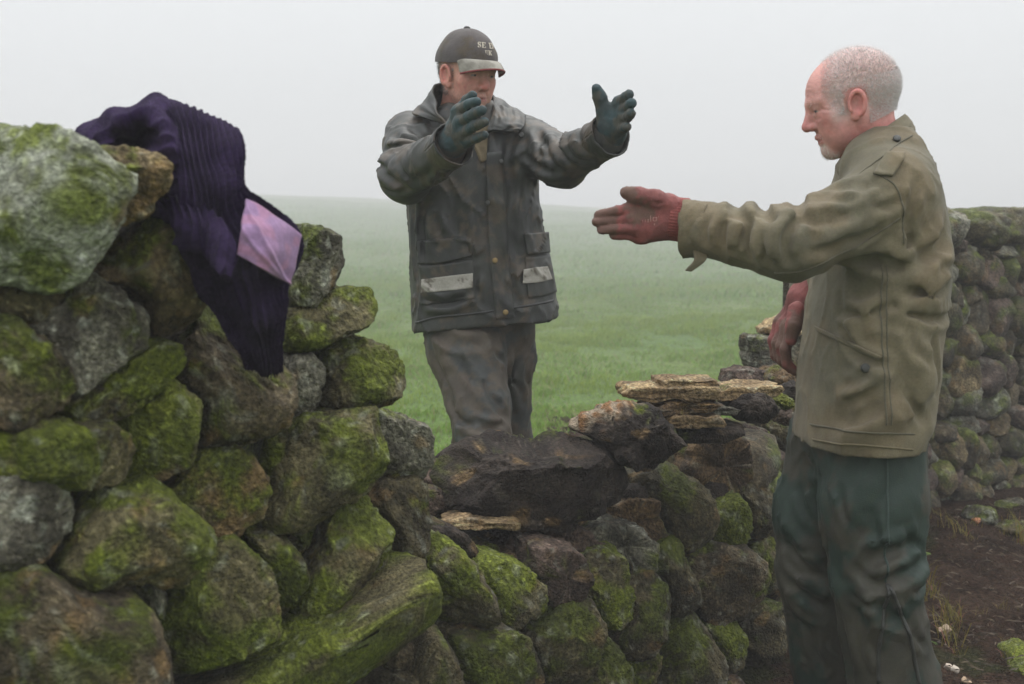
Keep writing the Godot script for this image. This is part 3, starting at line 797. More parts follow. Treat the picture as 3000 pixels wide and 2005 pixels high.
# ---------------------------------------------------------------- smooth bodies: distance fields meshed as surface nets
class Field:
	var kind := PackedInt32Array()      # 0 tapered bone, 1 ellipsoid, 2 torso through slices, 3 fold line
	var op := PackedInt32Array()        # 0 join, 1 carve away, 2 raise
	var pa := PackedVector3Array()
	var pb := PackedVector3Array()
	var ra := PackedFloat32Array()
	var rb := PackedFloat32Array()
	var kk := PackedFloat32Array()
	var tf: Array[Transform3D] = []
	var small := PackedFloat32Array()
	var sl := []                        # torso slices: [y, x, z, half width, half depth]
	var turn := 0.0
	var square := 2.6
	var tilt := 0.0
	var tilt_top := 0.0
	var tilt_x := 0.0
	var cut_lo := -1e9
	var cut_hi := 1e9
	var wrinkle := 0.0
	var wrinkle_f := 9.0
	var wn: FastNoiseLite
	var all := PackedInt32Array()

	func _add(k: int, o: int, a: Vector3, b: Vector3, r0: float, r1: float, blend: float, t := Transform3D.IDENTITY, s := 1.0):
		kind.append(k); op.append(o); pa.append(a); pb.append(b); ra.append(r0); rb.append(r1); kk.append(blend)
		tf.append(t); small.append(s); all.append(kind.size() - 1)

	func bone(a: Vector3, b: Vector3, r0: float, r1: float, blend := 0.02, o := 0, flat := Vector3.ZERO, factor := 1.0):
		# flat, factor: the bone is squeezed to that factor along this direction
		if flat == Vector3.ZERO: _add(0, o, a, b, r0, r1, blend)
		else:
			var z := flat.normalized()
			var x := z.cross(Vector3.UP if absf(z.y) < 0.9 else Vector3.RIGHT).normalized()
			var bs := Basis(x, z.cross(x), z)
			var inv := Basis(Vector3(1, 0, 0), Vector3(0, 1, 0), Vector3(0, 0, 1.0 / factor)) * bs.transposed()
			var t := Transform3D(inv, -(inv * a))
			_add(4, o, t * a, t * b, r0, r1, blend, t, minf(1.0, factor))

	func chain(pts: Array, radii: Array, blend := 0.01, o := 0):
		for i in pts.size() - 1: bone(pts[i], pts[i + 1], radii[i], radii[i + 1], blend, o)

	func ball(c: Vector3, r: Vector3, blend := 0.02, o := 0, basis := Basis.IDENTITY):
		_add(1, o, c, r, 0, 0, blend, Transform3D(basis.transposed(), Vector3.ZERO), minf(r.x, minf(r.y, r.z)))

	func torso(slices: Array, blend := 0.03):
		sl = slices
		_add(2, 0, Vector3.ZERO, Vector3.ZERO, 0, 0, blend)

	var lines := {}
	var along := 0.0
	func fold(a: Vector3, b: Vector3, w: float, height: float, sag := 0.12):
		# a ridge (height above 0) or a crease between two ridges (below 0), drawn on the surface as it is so far
		var pts := PackedVector3Array()
		var side := (b - a).cross(Vector3(0.2, 0.3, 1)).normalized() * (b - a).length() * sag
		for k in 6: pts.append(snap(a.lerp(b, k / 5.0) + side * sin(k / 5.0 * PI)))
		lines[kind.size()] = pts
		# a ball round the whole line, to pass over it quickly
		var mid := (pts[0] + pts[5]) * 0.5
		var far := 0.0
		for q in pts: far = maxf(far, (q - mid).length())
		_add(3, 2, mid, Vector3(far, 0, 0), w, height, 0.0)

	func one(i: int, p: Vector3) -> float:
		var k := kind[i]
		if k == 0 or k == 4:
			var q := p
			if k == 4: q = tf[i] * p
			var a := pa[i]
			var ab := pb[i] - a
			var h := clampf((q - a).dot(ab) / maxf(ab.length_squared(), 1e-9), 0.0, 1.0)
			return ((q - a - ab * h).length() - lerpf(ra[i], rb[i], h)) * small[i]
		if k == 1:
			var q := tf[i].basis * (p - pa[i])
			var r := pb[i]
			var k0 := (q / r).length()
			var k1 := (q / (r * r)).length()
			return k0 * (k0 - 1.0) / maxf(k1, 1e-6) if k0 > 1e-4 else -small[i]
		if k == 2:
			var n := sl.size()
			var y := p.y - tilt * (p.x - tilt_x) * clampf((tilt_top - p.y) / 0.4, 0.0, 1.0)
			var j := 0
			while j < n - 2 and y > sl[j + 1][0]: j += 1
			var s0: Array = sl[j]
			var s1: Array = sl[j + 1]
			var t := clampf((y - s0[0]) / (s1[0] - s0[0]), 0.0, 1.0)
			t = t * t * (3.0 - 2.0 * t) * 0.5 + t * 0.5
			var dx: float = p.x - lerpf(s0[1], s1[1], t)
			var dz: float = p.z - lerpf(s0[2], s1[2], t)
			var ct := cos(turn)
			var sn := sin(turn)
			var lx := dx * ct - dz * sn
			var lz := dx * sn + dz * ct
			var a: float = lerpf(s0[3], s1[3], t)
			var b: float = lerpf(s0[4], s1[4], t)
			var m := pow(pow(absf(lx / a), square) + pow(absf(lz / b), square), 1.0 / square)
			var d := (m - 1.0) * minf(a, b)
			var top: float = y - sl[n - 1][0]
			var bot: float = sl[0][0] - y
			var e := maxf(top, bot)
			return maxf(d, e) if e < 0.0 or d < 0.0 else sqrt(d * d + e * e)
		# fold: distance to its line; how far along goes into `along`
		var pts: PackedVector3Array = lines[i]
		var best := 1e3
		for j in 5:
			var a := pts[j]
			var ab := pts[j + 1] - a
			var h := clampf((p - a).dot(ab) / maxf(ab.length_squared(), 1e-9), 0.0, 1.0)
			var l := (p - a - ab * h).length_squared()
			if l < best:
				best = l
				along = (j + h) / 5.0
		return sqrt(best)

	func at(p: Vector3, act: PackedInt32Array) -> float:
		var d := 1e3
		for i in act:
			var o := op[i]
			var e := one(i, p)
			if o == 0:
				var k := kk[i]
				var h := maxf(k - absf(d - e), 0.0) / k
				d = minf(d, e) - h * h * k * 0.25
			elif o == 1:
				var k := kk[i]
				var h := maxf(k - absf(d + e), 0.0) / k
				d = maxf(d, -e) + h * h * k * 0.25
			else:
				var w := ra[i]
				if e < w * 3.4:
					var fade := minf(1.0, 3.5 * minf(along + 0.08, 1.08 - along))
					var g := exp(-e * e / (w * w)) if rb[i] > 0.0 else exp(-1.3 * e / w)
					if rb[i] < 0.0: g -= 0.55 * exp(-pow((e - 1.9 * w) / w, 2.0))
					d -= rb[i] * fade * g
		if wrinkle > 0.0 and absf(d) < 0.06:
			var w0 := wn.get_noise_3d(p.x * wrinkle_f, p.y * wrinkle_f * 0.6, p.z * wrinkle_f)
			var w1 := wn.get_noise_3d(p.x * wrinkle_f * 1.9 + 7.0 + w0, p.y * wrinkle_f * 1.3, p.z * wrinkle_f * 1.9)
			var w2 := wn.get_noise_3d(p.x * wrinkle_f * 0.8 + w0 * 0.5 + 31.0, p.y * wrinkle_f * 0.55 + p.x * wrinkle_f * 0.3, p.z * wrinkle_f * 0.8)
			d -= wrinkle * (0.3 * w0 + 0.45 * (absf(w1) - 0.3) + 1.25 * pow(1.0 - absf(w2), 9.0))
		d = maxf(d, maxf(cut_lo - p.y, p.y - cut_hi))
		return d

	func near(c: Vector3, reach: float) -> PackedInt32Array:
		var act := PackedInt32Array()
		var dm := 1e3
		var ds := PackedFloat32Array()
		for i in kind.size():
			var e := one(i, c) if kind[i] != 3 else (c - pa[i]).length() - pb[i].x
			ds.append(e)
			if op[i] == 0: dm = minf(dm, e)
		for i in kind.size():
			if op[i] == 0:
				if ds[i] < dm + 2.0 * reach + kk[i]: act.append(i)
			elif op[i] == 1:
				if ds[i] < reach + kk[i] + 0.01: act.append(i)
			elif ds[i] < reach + ra[i] * 3.4: act.append(i)
		return act

	func grad(p: Vector3, act: PackedInt32Array) -> Vector3:
		var e := 0.002
		return Vector3(at(p + Vector3(e, 0, 0), act) - at(p - Vector3(e, 0, 0), act), at(p + Vector3(0, e, 0), act) - at(p - Vector3(0, e, 0), act), at(p + Vector3(0, 0, e), act) - at(p - Vector3(0, 0, e), act)).normalized()

	# the nearest place on the surface, reached along the view of a direction or straight along the gradient
	func snap(p: Vector3, lift := 0.0, toward := Vector3.ZERO) -> Vector3:
		var q := p
		for s in 10:
			var act := near(q, 0.02)
			var d := at(q, act) - lift
			if absf(d) < 0.0004: break
			q -= (grad(q, act) if toward == Vector3.ZERO else toward) * d * 0.9
		return q

	func net(lo: Vector3, hi: Vector3, c: float) -> Array:
		var B := 4
		var nb := Vector3i(((hi - lo) / (c * B)).ceil())
		var nx := nb.x * B + 1
		var ny := nb.y * B + 1
		var nz := nb.z * B + 1
		var vals := PackedFloat32Array()
		vals.resize(nx * ny * nz)
		vals.fill(1e6)
		var vid := PackedInt32Array()
		vid.resize(nx * ny * nz)
		vid.fill(-1)
		var half := c * B * 0.5
		var reach := half * 1.7321
		var sx := 1
		var sy := nx
		var sz := nx * ny
		var v := PackedVector3Array()
		var cells := PackedInt32Array()
		var corner := [0, sx, sy, sx + sy, sz, sx + sz, sy + sz, sx + sy + sz]
		var edges := [[0, 1], [2, 3], [4, 5], [6, 7], [0, 2], [1, 3], [4, 6], [5, 7], [0, 4], [1, 5], [2, 6], [3, 7]]
		var offs := [Vector3(0, 0, 0), Vector3(1, 0, 0), Vector3(0, 1, 0), Vector3(1, 1, 0), Vector3(0, 0, 1), Vector3(1, 0, 1), Vector3(0, 1, 1), Vector3(1, 1, 1)]
		for bz in nb.z:
			for by in nb.y:
				for bx in nb.x:
					var mid := lo + Vector3(bx, by, bz) * c * B + Vector3.ONE * half
					var act := near(mid, reach)
					if act.is_empty(): continue
					if absf(at(mid, act)) > reach + 2.0 * c + 0.012: continue
					for z in range(bz * B, bz * B + B + 1):
						for y in range(by * B, by * B + B + 1):
							var k := bx * B + y * sy + z * sz
							for x in B + 1:
								if vals[k + x] > 1e5:
									vals[k + x] = at(lo + Vector3(bx * B + x, y, z) * c, act)
					for z in range(bz * B, bz * B + B):
						for y in range(by * B, by * B + B):
							for x in range(bx * B, bx * B + B):
								var k := x + y * sy + z * sz
								var f := vals[k] < 0.0
								if (vals[k + 1] < 0.0) == f and (vals[k + sy] < 0.0) == f and (vals[k + sy + 1] < 0.0) == f and (vals[k + sz] < 0.0) == f and (vals[k + sz + 1] < 0.0) == f and (vals[k + sy + sz] < 0.0) == f and (vals[k + sy + sz + 1] < 0.0) == f: continue
								var sum := Vector3.ZERO
								var cnt := 0
								for e in edges:
									var v0 := vals[k + corner[e[0]]]
									var v1 := vals[k + corner[e[1]]]
									if (v0 < 0.0) != (v1 < 0.0):
										sum += offs[e[0]].lerp(offs[e[1]], v0 / (v0 - v1))
										cnt += 1
								vid[k] = v.size()
								cells.append(k)
								v.append(lo + (Vector3(x, y, z) + sum / cnt) * c)
		var idx := PackedInt32Array()
		for k in cells:
			var f := vals[k] < 0.0
			for ax in 3:
				var s: int = [sx, sy, sz][ax]
				if (vals[k + s] < 0.0) == f or vals[k + s] > 1e5: continue
				var s1: int = [sy, sz, sx][ax]
				var s2: int = [sz, sx, sy][ax]
				if k - s1 - s2 < 0: continue
				var a := vid[k]
				var b := vid[k - s1]
				var d := vid[k - s1 - s2]
				var e := vid[k - s2]
				if b < 0 or d < 0 or e < 0: continue
				if f: idx.append_array([a, d, b, a, e, d])
				else: idx.append_array([a, b, d, a, d, e])
		return [v, idx]

func field() -> Field:
	var f := Field.new()
	f.wn = noise
	return f

var jobs := []
var after := []   # jobs that need the results of the others

func run_job(i: int):
	jobs[i][2] = jobs[i][1].call()

# a part whose surface is computed at the end, several at a time
func later(o: MeshInstance3D, make: Callable):
	jobs.append([o, make, null])

func finish_jobs():
	jobs.reverse()   # the long ones come last in the script, start them first
	var id := WorkerThreadPool.add_group_task(run_job, jobs.size(), 4, true)
	WorkerThreadPool.wait_for_group_task_completion(id)
	for j in jobs: j[0].mesh = made(j[2])
	for j in after: j[0].mesh = made(j[1].call())

func body_part(called: String, f: Field, lo: Vector3, hi: Vector3, cell: float, tint: Callable, mat: Material, parent: Node) -> MeshInstance3D:
	var o := obj(called, null, mat, parent)
	later(o, func() -> Array:
		var r := f.net(lo, hi, cell)
		var cs := PackedColorArray()
		for p in r[0]: cs.append(tint.call(p))
		return arrays_of(r[0], r[1], cs))
	return o

# ---------------------------------------------------------------- people
func disc(c: Vector3, n: Vector3, r: float, h: float) -> ArrayMesh:
	var z := n.normalized()
	return tube([c - z * 0.002, c + z * h * 0.7, c + z * h], [r, r, r * 0.78], 14)

# a stitched seam lying on a garment
func seam(f: Field, path: Array, r: float, mat: Material, parent: Node, tint: Color, called := "seam"):
	var pts := []
	var n := path.size() * 9
	for i in n + 1: pts.append(f.snap(spline(path, float(i) / n), r * 0.2, Vector3(0, 0, 1)))
	return obj(called, tube(pts, r, 6, tint), mat, parent)

# a flat piece (pocket flap, strap, strip) sewn onto a garment, its corners given in order
func patch(f: Field, grid: Array, nu: int, nv: int, thick: float, lift: float, mat: Material, parent: Node, called: String, tint: Callable):
	var put := func(p: Vector3) -> Vector3: return f.snap(p, lift, Vector3(0, 0, 1))
	return obj(called, sheet(grid, nu, nv, thick, null, tint, false, 0, 1, 0, 1, 0, put), mat, parent)

# the open end of a sleeve: a ring of cloth standing a little off the arm, its edge worn uneven
func sleeve_end(path: Array, radii: Array, parent: Node, mat: Material, tint: Callable):
	var rows := []
	var ax: Vector3 = (path[-1] - path[0]).normalized()
	var s := ax.cross(Vector3.UP).normalized()
	var t := s.cross(ax)
	for r in path.size():
		var row := []
		for c in 17:
			var a := TAU * c / 16.0
			var q: Vector3 = path[r] + (s * cos(a) + t * sin(a)) * radii[r] * (1.0 + 0.03 * sin(a * 3.0 + 1.0))
			if r == path.size() - 1: q += ax * 0.006 * n3(Vector3(cos(a), sin(a), path[0].x * 9.0), 2.5)
			row.append(q)
		rows.append(row)
	obj("cuff", sheet(rows, 64, 10, 0.005, func(u, v): return 0.0018 * n3(Vector3(cos(u * TAU) * 2.0, sin(u * TAU) * 2.0, v * 2.0), 2.0), tint, true), mat, parent)

func head_field(kind: int) -> Field:
	# face along +z, up +y, the person's left along +x; origin between the ears
	var f := field()
	f.ball(Vector3(0, 0.036, -0.014), Vector3(0.076, 0.086, 0.098), 0.02)
	f.ball(Vector3(0, 0.03, 0.042), Vector3(0.062, 0.056, 0.052), 0.03)
	f.ball(Vector3(0, -0.03, 0.03), Vector3(0.060, 0.075, 0.060), 0.03)
	for s in [-1, 1]:
		f.bone(Vector3(0.046 * s, -0.040, 0.004), Vector3(0.014 * s, -0.090, 0.060), 0.016, 0.014, 0.03)
		f.ball(Vector3(0.044 * s, -0.018, 0.058), Vector3(0.022, 0.018, 0.020), 0.025)
		f.ball(Vector3(0.034 * s, -0.052, 0.055), Vector3(0.019, 0.024, 0.020), 0.03)
	f.ball(Vector3(0, -0.091, 0.068), Vector3(0.018, 0.016, 0.016), 0.02)
	f.bone(Vector3(0, -0.05, -0.025), Vector3(0, -0.20, -0.055), 0.056, 0.064, 0.035)
	# eye hollows, brow, eyes and lids
	for s in [-1, 1]:
		f.ball(Vector3(0.032 * s, 0.002, 0.106), Vector3(0.020, 0.012, 0.021), 0.014, 1)
		f.ball(Vector3(0.032 * s, 0.001, 0.0775), Vector3(0.0125, 0.0125, 0.0125), 0.004)
		f.bone(Vector3(0.018 * s, 0.0065, 0.0885), Vector3(0.046 * s, 0.006, 0.080), 0.0042, 0.0042, 0.005)
		f.bone(Vector3(0.020 * s, -0.007, 0.0875), Vector3(0.045 * s, -0.006, 0.080), 0.0036, 0.0036, 0.006)
		f.bone(Vector3(0.010 * s, 0.019, 0.091), Vector3(0.050 * s, 0.020, 0.074), 0.009, 0.008, 0.014)
	# nose
	f.bone(Vector3(0, 0.014, 0.090), Vector3(0, -0.027, 0.107), 0.0085, 0.0115, 0.012)
	f.ball(Vector3(0, -0.029, 0.108), Vector3(0.0125, 0.0105, 0.011), 0.006)
	for s in [-1, 1]:
		f.ball(Vector3(0.0125 * s, -0.032, 0.097), Vector3(0.0075, 0.008, 0.011), 0.006)
		f.ball(Vector3(0.007 * s, -0.0405, 0.103), Vector3(0.0030, 0.0028, 0.004), 0.002, 1)
	# mouth
	f.bone(Vector3(-0.022, -0.0605, 0.078), Vector3(0, -0.0575, 0.0885), 0.005, 0.0065, 0.007)
	f.bone(Vector3(0.022, -0.0605, 0.078), Vector3(0, -0.0575, 0.0885), 0.005, 0.0065, 0.007)
	f.bone(Vector3(-0.018, -0.0695, 0.078), Vector3(0.018, -0.0695, 0.078), 0.0055, 0.0055, 0.007)
	f.bone(Vector3(-0.012, -0.0700, 0.083), Vector3(0.012, -0.0700, 0.083), 0.0055, 0.0055, 0.007)
	f.bone(Vector3(-0.023, -0.0640, 0.085), Vector3(0, -0.0642, 0.0950), 0.0022, 0.0022, 0.003, 1)
	f.bone(Vector3(0.023, -0.0640, 0.085), Vector3(0, -0.0642, 0.0950), 0.0022, 0.0022, 0.003, 1)
	# cheek folds from the nose to the corners of the mouth, frown lines
	for s in [-1, 1]:
		f.fold(Vector3(0.017 * s, -0.034, 0.100), Vector3(0.031 * s, -0.066, 0.080), 0.004, -0.0020)
		f.fold(Vector3(0.050 * s, 0.001, 0.074), Vector3(0.062 * s, -0.006, 0.058), 0.003, -0.0018)
		f.fold(Vector3(0.024 * s, -0.014, 0.090), Vector3(0.046 * s, -0.017, 0.078), 0.003, -0.0016)
	for y in [0.040, 0.050, 0.060]:
		f.fold(Vector3(-0.035, y, 0.084), Vector3(0, y + 0.003, 0.093), 0.003, -0.0008)
		f.fold(Vector3(0.035, y, 0.084), Vector3(0, y + 0.003, 0.093), 0.003, -0.0008)
	# ears: a dish with a rolled rim and a lobe
	for s in [-1, 1]:
		var tilt := Basis(Vector3.UP, -0.36 * s) * Basis(Vector3.RIGHT, -0.18)
		var c := Vector3(0.078 * s, -0.006, 0.004)
		f.ball(c, Vector3(0.0065, 0.026, 0.015), 0.006, 0, tilt)
		var rim := []
		var rr := []
		for k in 19:
			var a := lerpf(-0.5, 4.1, k / 18.0)
			rim.append(c + tilt * Vector3(0.008 * s, 0.0275 * sin(a) + 0.001, 0.016 * cos(a) * (1.0 if a < 1.6 else 1.05)))
			rr.append(0.0045)
		f.chain(rim, rr, 0.003)
		f.ball(c + tilt * Vector3(0.003 * s, -0.026, 0.004), Vector3(0.005, 0.010, 0.010), 0.010, 0, tilt)
		f.ball(c + tilt * Vector3(0.010 * s, 0.002, 0.003), Vector3(0.0085, 0.017, 0.0100), 0.003, 1, tilt)
	return f

func skin_tone(p: Vector3, kind: int) -> Color:
	var base := Color(0.50, 0.265, 0.200) if kind == 1 else Color(0.54, 0.265, 0.232)
	var c := base
	var red := 0.0
	for s in [-1, 1]: red += exp(-(p - Vector3(0.045 * s, -0.028, 0.062)).length_squared() / 0.0009)
	red += exp(-(p - Vector3(0, -0.030, 0.114)).length_squared() / 0.0005) * 1.0
	red += ss(0.070, 0.084, absf(p.x)) * ss(-0.05, -0.03, p.y) * ss(0.05, 0.03, p.y) * ss(0.04, 0.02, p.z) * 0.7
	red += ss(-0.02, -0.09, p.y) * ss(0.06, 0.0, p.z) * (1.0 if kind == 2 else 0.4)
	red *= 0.8 + 0.5 * n3(p, 55.0)
	c = c.lerp(Color(0.43, 0.110, 0.100), clampf(red * 0.75, 0, 0.85))
	c *= 1.0 + 0.14 * n3(p, 35.0) + 0.10 * n3(p, 120.0)
	# lips
	var lip := ss(0.0085, 0.0055, absf(p.y + 0.0645)) * ss(0.026, 0.020, absf(p.x)) * ss(0.074, 0.080, p.z)
	c = c.lerp(Color(0.40, 0.155, 0.135), lip)
	# eyes and brows
	for s in [-1, 1]:
		var e := p - Vector3(0.032 * s, 0.001, 0.0775)
		if e.length() < 0.0137 and e.z > 0.004:
			var open := ss(0.0036, 0.0026, absf(e.y + 0.0012))
			c = c.lerp(Color(0.26, 0.22, 0.20), open)
			c = c.lerp(Color(0.03, 0.03, 0.03), ss(0.0062, 0.0050, Vector2(e.x - 0.002, e.y).length()) * open)
	var hb: float = n3(p, 160.0)
	if kind == 2:   # white stubble round the mouth and on the chin, cropped hair over the scalp
		var chin := ss(0.036, 0.026, absf(p.x)) * ss(0.050, 0.058, p.z) * ss(-0.070, -0.080, p.y)
		c = c.lerp(Color(0.66, 0.58, 0.54), clampf(chin * (0.50 + 0.4 * hb), 0, 1))
		var crop := ss(0.078, 0.045, p.z + 0.45 * maxf(0.0, p.y - 0.04)) * ss(-0.04, -0.01, p.y + 0.25 * p.z) * (1.0 - ss(0.066, 0.070, absf(p.x)) * ss(0.042, 0.034, absf(p.y + 0.006)) * ss(0.03, 0.024, absf(p.z - 0.004)))
		c = c.lerp(Color(0.66, 0.53, 0.50), crop * (0.62 + 0.15 * hb))
	if kind == 1:
		var stub := ss(-0.035, -0.06, p.y) * ss(0.0, 0.02, p.z) * 0.30
		c = c.lerp(Color(0.16, 0.13, 0.11), clampf(stub * (0.7 + hb), 0, 1))
	return c

# short strands standing on the skin where keep(place) says hair grows; each is a thin three-sided sliver
func strands(head: Dictionary, keep: Callable, count: int, length: float, width: float, comb: Callable, tint: Callable, xf: Transform3D, seed_: int) -> Array:
	var r := RandomNumberGenerator.new()
	r.seed = seed_
	var hv: PackedVector3Array = head.v
	var hn: PackedVector3Array = head.n
	var v := PackedVector3Array()
	var idx := PackedInt32Array()
	var cs := PackedColorArray()
	var done := 0
	for k in count * 14:
		if done >= count: break
		var i := r.randi() % hv.size()
		var n := hn[i]
		var j := Vector3(r.randf_range(-1, 1), r.randf_range(-1, 1), r.randf_range(-1, 1)) * 0.0018
		var q := hv[i] + j - n * j.dot(n)
		if r.randf() >= keep.call(q): continue
		done += 1
		var d: Vector3 = (n * 0.8 + comb.call(q) + Vector3(r.randf_range(-1, 1), r.randf_range(-1, 1), r.randf_range(-1, 1)) * 0.25).normalized()
		var s := d.cross(n + Vector3(0.1, 0.2, 0.3)).normalized() * width
		var t := d.cross(s).normalized() * width
		var l := length * r.randf_range(0.6, 1.25)
		var c: Color = tint.call(q) * r.randf_range(0.85, 1.1)
		var b := v.size()
		v.append_array([xf * (q - s - n * 0.001), xf * (q + s - n * 0.001), xf * (q + t - n * 0.001), xf * (q + d * l)])
		for w in 4: cs.append(c)
		idx.append_array([b, b + 1, b + 3, b + 1, b + 2, b + 3, b + 2, b, b + 3])
	return arrays_of(v, idx, cs)

func hair_part(called: String, person: Node3D, head: Dictionary, keep: Callable, count: int, length: float, width: float, comb: Callable, tint: Callable, xf: Transform3D, seed_: int):
	var o := obj(called, null, M.hair, person)
	if called != "hair": o.set_meta("kind", "stuff")
	after.append([o, func() -> Array: return strands(head, keep, count, length, width, comb, tint, xf, seed_)])

# the head with neck, joined to the body that the clothes cover: one mesh
func add_body(person: Node3D, hf: Field, xf: Transform3D, kind: int, bones: Array, head: Dictionary):
	var o := obj("body", null, M.skin, person)
	later(o, func() -> Array:
		var r := hf.net(Vector3(-0.105, -0.215, -0.135), Vector3(0.105, 0.135, 0.14), 0.0028)
		var v := PackedVector3Array()
		var cs := PackedColorArray()
		for p in r[0]:
			v.append(xf * p)
			cs.append(skin_tone(p, kind))
		var own := arrays_of(r[0], r[1])
		head.v = own[Mesh.ARRAY_VERTEX]
		head.n = own[Mesh.ARRAY_NORMAL]
		var idx: PackedInt32Array = r[1]
		var bf := field()
		var lo := Vector3.ONE * 1e3
		var hi := Vector3.ONE * -1e3
		for b in bones:
			bf.bone(b[0], b[1], b[2] * 0.62, b[3] * 0.62, 0.05)
			for q in [b[0], b[1]]:
				lo = lo.min(q - Vector3.ONE * 0.16)
				hi = hi.max(q + Vector3.ONE * 0.16)
		var rb := bf.net(lo, hi, 0.022)
		var off := v.size()
		for p in rb[0]:
			v.append(p)
			cs.append(Color(0.5, 0.3, 0.24))
		for i in rb[1]: idx.append(i + off)
		return arrays_of(v, idx, cs))

func mud_mix(p: Vector3, c: Color, amount: float, f := 9.0) -> Color:
	var m := ss(-0.15, 0.35, n3(p + Vector3(4, 0, 2), f) + 0.5 * n3(p, f * 3.0) + 0.3 * n3(p, f * 9.0) - 0.55 + amount)
	var tone := 0.5 + 0.5 * n3(p + Vector3(0, 9, 0), f * 2.0)
	return c.lerp(Color(0.050, 0.037, 0.025).lerp(Color(0.105, 0.080, 0.055), tone), clampf(m, 0, 1) * 0.85)

# the older man on the path side, seen from his left, in an olive field jacket
func build_waller_in_green_jacket():
	var man := thing("person", "white-haired person in olive jacket and red gloves, pointing with an outstretched arm", "person", Vector3.ZERO, "men talking over the gap")
	# head, with the body inside the clothes
	var xf := Transform3D(Basis(Vector3(0, 0, 1), Vector3(0, 1, 0), Vector3(-1, 0, 0)) * Basis(Vector3.RIGHT, deg_to_rad(13)) * Basis(Vector3.UP, deg_to_rad(-4)) * Basis.from_scale(Vector3.ONE * 0.95), Vector3(0.727, 1.598, -2.740))
	var hf := head_field(2)
	var chest := Vector3(0.798, 1.298, -2.740)
	var pelvis := Vector3(0.781, 0.914, -2.760)
	var sh_n := Vector3(0.762, 1.394, -2.580)
	var el_n := Vector3(0.559, 1.300, -2.530)
	var wr_n := Vector3(0.377, 1.335, -2.630)
	var sh_f := Vector3(0.832, 1.399, -2.900)
	var el_f := Vector3(0.777, 1.237, -3.000)
	var wr_f := Vector3(0.681, 1.182, -2.930)
	var hip_n := Vector3(0.789, 0.891, -2.670)
	var kn_n := Vector3(0.776, 0.591, -2.620)
	var an_n := Vector3(0.828, 0.091, -2.660)
	var hip_f := Vector3(0.770, 0.862, -2.840)
	var kn_f := Vector3(0.710, 0.545, -2.850)
	var an_f := Vector3(0.787, 0.010, -2.900)
	var head := {}
	add_body(man, hf, xf, 2, [
		[xf * Vector3(0, -0.17, -0.05), chest, 0.055, 0.10], [chest, pelvis, 0.11, 0.11], [sh_n, sh_f, 0.06, 0.06],
		[sh_n, el_n, 0.05, 0.04], [el_n, wr_n, 0.04, 0.03], [sh_f, el_f, 0.05, 0.04], [el_f, wr_f, 0.04, 0.03],
		[pelvis, hip_n, 0.1, 0.08], [hip_n, kn_n, 0.075, 0.055], [kn_n, an_n, 0.05, 0.04], [pelvis, hip_f, 0.1, 0.08], [hip_f, kn_f, 0.075, 0.055], [kn_f, an_f, 0.05, 0.04]], head)
	# close-cropped white hair, thin over the forehead; goatee and moustache
	var hairline := func(q: Vector3) -> float:
		var front := 0.072 - 0.45 * maxf(0.0, q.y - 0.04) - 0.35 * maxf(0.0, 0.03 - q.y)
		if q.y < -0.055 + 0.25 * clampf(-q.z, -0.04, 0.1): return 0.0
		if absf(q.x) > 0.064 and Vector2((q.y + 0.006) / 0.040, (q.z - 0.006) / 0.028).length() < 1.0: return 0.0
		if q.y < -0.02 and q.z > -0.016: return 0.0
		var k := ss(front + 0.012, front - 0.02, q.z)
		return k * (0.55 + 0.45 * ss(0.115, 0.06, q.y + absf(q.z + 0.01) * 0.3))
	var white := func(q: Vector3) -> Color: return Color(0.88, 0.83, 0.82).lerp(Color(0.66, 0.60, 0.59), 0.5 + 0.5 * n3(q, 130.0))
	var comb := func(q: Vector3) -> Vector3: return Vector3(0, -0.35 if q.y < 0.06 else 0.0, 0.35 if q.y > 0.05 else -0.25)
	hair_part("hair", man, head, hairline, 26000, 0.0075, 0.00032, comb, white, xf, 3)
	var beardline := func(q: Vector3) -> float:
		if q.z < 0.055 or absf(q.x) > 0.030: return 0.0
		if q.y < -0.076 and q.y > -0.110: return 1.0
		if q.y < -0.048 and q.y > -0.060 and absf(q.x) < 0.027: return 0.5
		if absf(q.x) > 0.019 and q.y < -0.05 and q.y > -0.1: return 0.5
		return 0.0
	var beard_white := func(_q: Vector3) -> Color: return Color(0.90, 0.86, 0.82)
	var down := func(_q: Vector3) -> Vector3: return Vector3(0, -1.1, 0.1)
	hair_part("beard", man, head, beardline, 1100, 0.0055, 0.0004, down, beard_white, xf, 5)
	for side in [-1, 1]:
		var browline := func(q: Vector3) -> float: return 1.0 if q.x * side > 0.0 and absf(q.y - 0.021) < 0.006 and absf(q.x) > 0.012 and absf(q.x) < 0.050 and q.z > 0.07 else 0.0
		hair_part("eyebrow", man, head, browline, 120, 0.010, 0.0005, func(q: Vector3) -> Vector3: return Vector3(signf(q.x), -0.3, 0.2), beard_white, xf, 8)

	# jacket
	var j := field()
	j.square = 2.25
	j.torso([[0.873, 0.754, -2.740, 0.128, 0.225], [0.934, 0.765, -2.740, 0.133, 0.225], [1.040, 0.774, -2.740, 0.138, 0.220], [1.163, 0.786, -2.740, 0.137, 0.215], [1.223, 0.793, -2.740, 0.134, 0.215], [1.317, 0.798, -2.740, 0.121, 0.212], [1.401, 0.800, -2.740, 0.107, 0.198], [1.462, 0.799, -2.740, 0.092, 0.165], [1.513, 0.798, -2.740, 0.073, 0.115], [1.545, 0.798, -2.740, 0.055, 0.075]], 0.05)
	j.bone(sh_n, el_n, 0.080, 0.067, 0.05)
	j.bone(el_n, Vector3(0.385, 1.333, -2.625), 0.067, 0.055, 0.03)
	j.ball(Vector3(0.314, 1.334, -2.650), Vector3(0.066, 0.056, 0.056), 0.006, 1)
	j.bone(sh_f, el_f, 0.085, 0.07, 0.05)
